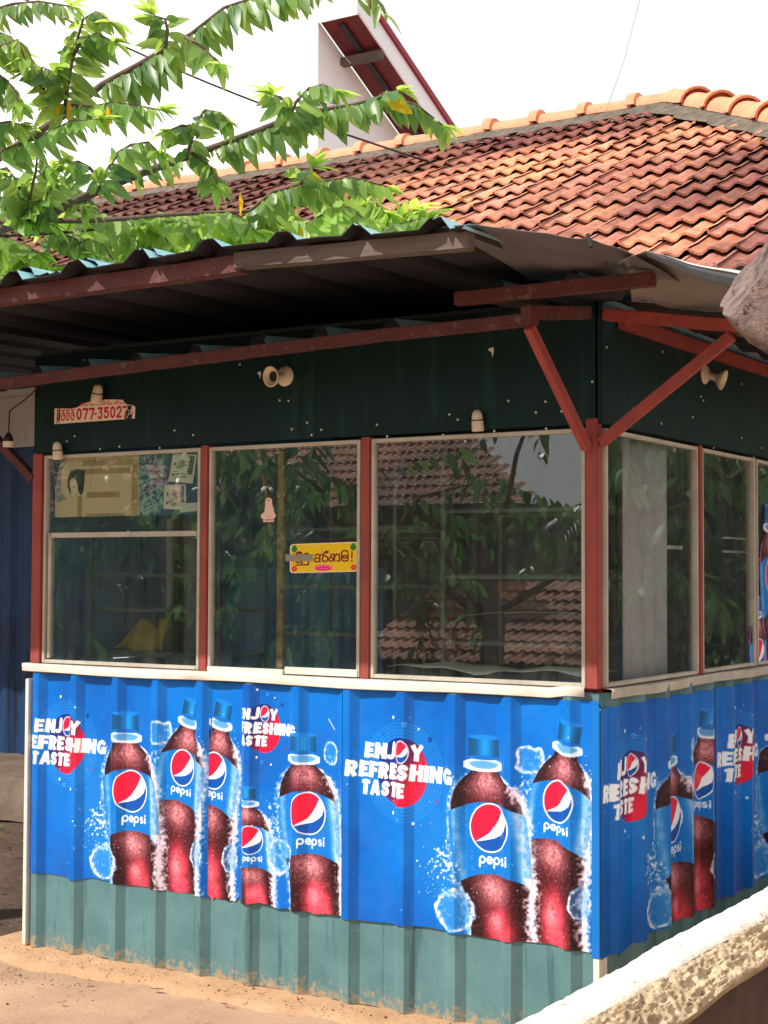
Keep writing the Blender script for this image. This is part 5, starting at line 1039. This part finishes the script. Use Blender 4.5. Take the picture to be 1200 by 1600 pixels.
for j in range(30):
    s = max(0, j-2)/27; x = -.060+s*.62+(gn2[j, 5]-.5)*.02; rad = .078*(0. if j == 0 else (.62 if j == 1 else .90 if j == 2 else 1.))*(1+.05*math.sin(s*9)+.55*s)
    rows.append([cl+dr*x+(a_*math.cos(2*math.pi*k/48)+b_*math.sin(2*math.pi*k/48))*(rad*(1+.10*math.sin(3*2*math.pi*k/48+ph[0])+.06*math.sin(7*2*math.pi*k/48+ph[1])+(gn[j, k]-.5)*.36+(gn2[j, k]-.5)*.40)) for k in range(49)])
m.grid(rows); m.build('branch_stub', M_LOG, lt, smooth=50)

# ---------------------------------------------------------------- fallen leaves
def fallen(px, py, L, ang, mat, label):
    p = at(px, py, 2, -.072 if py > 1515 else -.05); d = Vector((math.cos(ang), math.sin(ang), .06)); s = Vector((-math.sin(ang), math.cos(ang), .18)); m = MB()
    m.grid([[p+d*(L*t_)-s*(w_*L*.2)+Vector((0, 0, .008)), p+d*(L*t_)+Vector((0, 0, .004)), p+d*(L*t_)+s*(w_*L*.2)+Vector((0, 0, .004))] for t_, w_ in ((0, .05), (.2, .7), (.45, 1), (.75, .6), (1, .04))])
    tag(m.build('fallen_leaf', mat, smooth=True, solid=.0008), label, 'leaf', 'fallen leaves on the sand')
FG, FY, FB = pbr('fallen_green_leaf', (92, 120, 50), (74, 100, 40), 20), pbr('fallen_yellow_leaf', (176, 160, 60), (150, 130, 50), 20), pbr('fallen_brown_leaf', (120, 76, 44), (90, 56, 36), 20)
fallen(236, 1547, .05, .2, FG, 'green fallen leaf on the sand in front of the kiosk'); fallen(90, 1569, .03, 1., FY, 'small yellowish fallen leaf near the lower left corner'); fallen(136, 1544, .025, .6, FB, 'tiny brown fallen leaf on the sand at left'); fallen(450, 1548, .03, 2.2, FB, 'curled orange brown leaf at the foot of the tin wall'); fallen(345, 1570, .025, .1, FB, 'brown leaf crumb lying far out on the sand'); 
lt_ = MB(); rr = random.Random(9)
for i in range(420):
    p = Vector((rr.uniform(-6.5, -2.62), rr.uniform(.1, 2.3), -.075)); a = rr.uniform(0, 6.28); d = Vector((math.cos(a), math.sin(a), rr.uniform(-.2, .4))); s = Vector((-math.sin(a), math.cos(a), rr.uniform(-.3, .3))); L_ = rr.uniform(.02, .07)
    lt_.grid([[p+d*(L_*t_)-s*(w_*L_*.2), p+d*(L_*t_)+s*(w_*L_*.2)] for t_, w_ in ((0, .1), (.35, 1), (.7, .7), (1, .05))], mi=rr.choice((0, 0, 1, 2)))
tag(lt_.build('leaf_litter', [FB, FG, M_SOIL], smooth=True), kind='stuff')

gv = MB(); rr = random.Random(15)
for i in range(1500):
    x = rr.uniform(-3.0, .1); y = -.19-abs(rr.gauss(0, .22)) if i % 3 else rr.uniform(-.17, -.03); r_ = rr.uniform(.0012, .0045)*(1.8 if rr.random() < .06 else 1); c = Vector((x, y, (-.084 if y < -.19 else -.058)+r_*.3))
    gv.add([c+Vector((a*r_*rr.uniform(.6, 1.2), b_*r_*rr.uniform(.6, 1.2), c_*r_*.7)) for a, b_, c_ in ((1, 0, 0), (0, 1, 0), (-1, 0, 0), (0, -1, 0), (0, 0, 1), (0, 0, -1))], [(0, 1, 4), (1, 2, 4), (2, 3, 4), (3, 0, 4), (1, 0, 5), (2, 1, 5), (3, 2, 5), (0, 3, 5)], mi=rr.choice((0, 0, 1, 2)))
tag(gv.build('grit', [M_CONC, M_SOIL, FB]), kind='stuff')
# ---------------------------------------------------------------- across the road (seen in the window glass)
OH = thing('opposite_house', 'long house with red clay tile roof across the road, reflected in the windows', 'house', (-14, -16, -.1))
p2 = R(27)
tiles('roof_tiles', (-5.9, -17.5, 5.4), (-1, 0, 0), (0, math.cos(p2), -math.sin(p2)), 66, 24, lambda a, s: a > 5.0-s*math.cos(p2)*.85, OH, tw=.24, tl=.29, seed=11)
m = MB(); m.box((-21, -17.5, -.1), (-6.4, -11.9, 2.3)); m.build('wall', pbr('dark_greenish_wall', (88, 96, 84), (70, 78, 68), 3), OH)  # wall colour cut to dark greenish grey to cool the window reflections
SH = thing('tiled_shed', 'low lean-to shed with clay tile roof across the road, reflected in the windows', 'shed', (-6, -10.2, -.1))
tiles('roof_tiles', (-3.4, -11.3, 1.32), (-1, 0, 0), (0, math.cos(R(22)), -math.sin(R(22))), 15, 8, lambda a, s: True, SH, tw=.24, tl=.27, seed=13)
m = MB(); m.box((-6.9, -11.2, -.1), (-3.6, -9.6, .55)); m.build('wall', M_DKRENDER, SH)
DLEAF = leaf_mat('dark_tree_leaf', (.02, .065, .022), (.06, .14, .04))
def far_tree(label, x, y, h, crown, n, seed, L=.22, wd=.08, group='trees across the road'):
    r = random.Random(seed); t = thing('broad_tree', label, 'tree', (x, y, -.1), group); m = MB(); m.tube([(x, y, -.1), (x+.1, y, h*.4), (x-.05, y+.05, h*.7)], [.14, .11, .07], 8); m.build('trunk', BARK, t, smooth=True)
    lv = Leaves(seed); m = MB()
    for k in range(crown):
        e = Vector((x+r.gauss(0, 1.1), y+r.gauss(0, .9), h*.62+r.gauss(0, h*.2))); m.tube([Vector((x, y, h*.4)), e.lerp(Vector((x, y, h*.55)), .5)+Vector((0, 0, .2)), e], [.04, .025, .008], 5)
        for q_ in range(n):
            tip = e+Vector((r.gauss(0, .5), r.gauss(0, .5), r.gauss(-.05, .28))); lv.shoot([e.lerp(tip, .3), tip, tip+Vector((r.uniform(-.3, .3), r.uniform(-.3, .3), -.25))], L, wd, .09, .7, r.uniform(.1, .8), .7, 3)
    m.build('branches', BARK, t, smooth=True); lv.build('crown', t, DLEAF)
far_tree('dark feathery tree standing before the tiled shed, left in the reflection', -6.6, -8.7, 3.0, 9, 7, 21)
far_tree('smaller dark tree beside the shed, right in the reflection', -4.9, -8.4, 2.5, 6, 6, 22)
far_tree('wide dark tree farthest left in the reflection, added to darken the left window', -10.6, -8.8, 3.6, 12, 8, 26, .26, .1); far_tree('dark tree second from left in the reflection, added to darken the left window', -8.6, -8.9, 3.0, 10, 8, 27, .26, .1)  # both trees put in to darken what the left window reflects
far_tree('leafy tree along the lane to the right of the kiosk', 4.6, 11.5, 4.2, 22, 9, 23, .36, .16, 'trees along the lane'); far_tree('second leafy tree farther up the lane', 6.6, 13.5, 4.6, 22, 9, 24, .36, .16, 'trees along the lane'); far_tree('leafy tree nearest the camera on the right lane', 8.6, 9.5, 4.4, 22, 9, 25, .36, .16, 'trees along the lane')
HG = thing('hedge', 'tall dense hedge added behind the lane trees to keep sky out of the side glass', 'hedge', (7, 17, -.1)); m = MB(); m.grid([[(x, 17.+.25*math.sin(x*2.1+z*3), z) for x in [1.5+.25*k for k in range(50)]] for z in (-.1, .8, 1.7, 2.6, 3.4)]); m.build('stems', BARK, HG, smooth=True)  # unseen hedge put in so the side panes mirror dark leaves, not sky
lv = Leaves(31); r = random.Random(31)
for k in range(5200): lv.leaf(Vector((r.uniform(1.5, 13.5), 16.7+r.gauss(0, .25), r.uniform(-.1, 3.6))), Vector((r.uniform(-1, 1), -.5, r.uniform(-1, .3))), .32, .15, r.random())
lv.build('hedge_leaves', HG, DLEAF)
PT = thing('palm_tree', 'young palm with long arching fronds, reflected at the right of the large window', 'palm', (-5.2, -13.2, -.1))
m = MB(); m.tube([(-5.2, -13.2, -.1), (-5.15, -13.2, 1.2), (-5.2, -13.15, 2.2)], [.14, .11, .09], 10); m.build('trunk', BARK, PT, smooth=True)
lv = Leaves(5); r = random.Random(5)
for k in range(13):
    a = k*.483; d = Vector((math.cos(a), math.sin(a), 0)); base = Vector((-5.2, -13.15, 2.2)); pts = [base+d*(1.5*t_)+Vector((0, 0, .9*t_-1.3*t_*t_)) for t_ in [i/10 for i in range(11)]]; m = MB(); m.tube(pts, [.016*(1-i/11)+.003 for i in range(11)], 5); m.build('frond_stem', BARK, PT, smooth=True)
    for i in range(1, 11):
        for q_ in (0, .33, .66):
            p_ = pts[i-1].lerp(pts[i], q_); sd = d.cross(Vector((0, 0, 1)))
            for s_ in (1, -1): lv.leaf(p_, sd*s_*.8+d*.6-Vector((0, 0, .45)), .5*(1-.05*i), .035, r.uniform(.3, .9))
lv.build('fronds', PT, DLEAF)
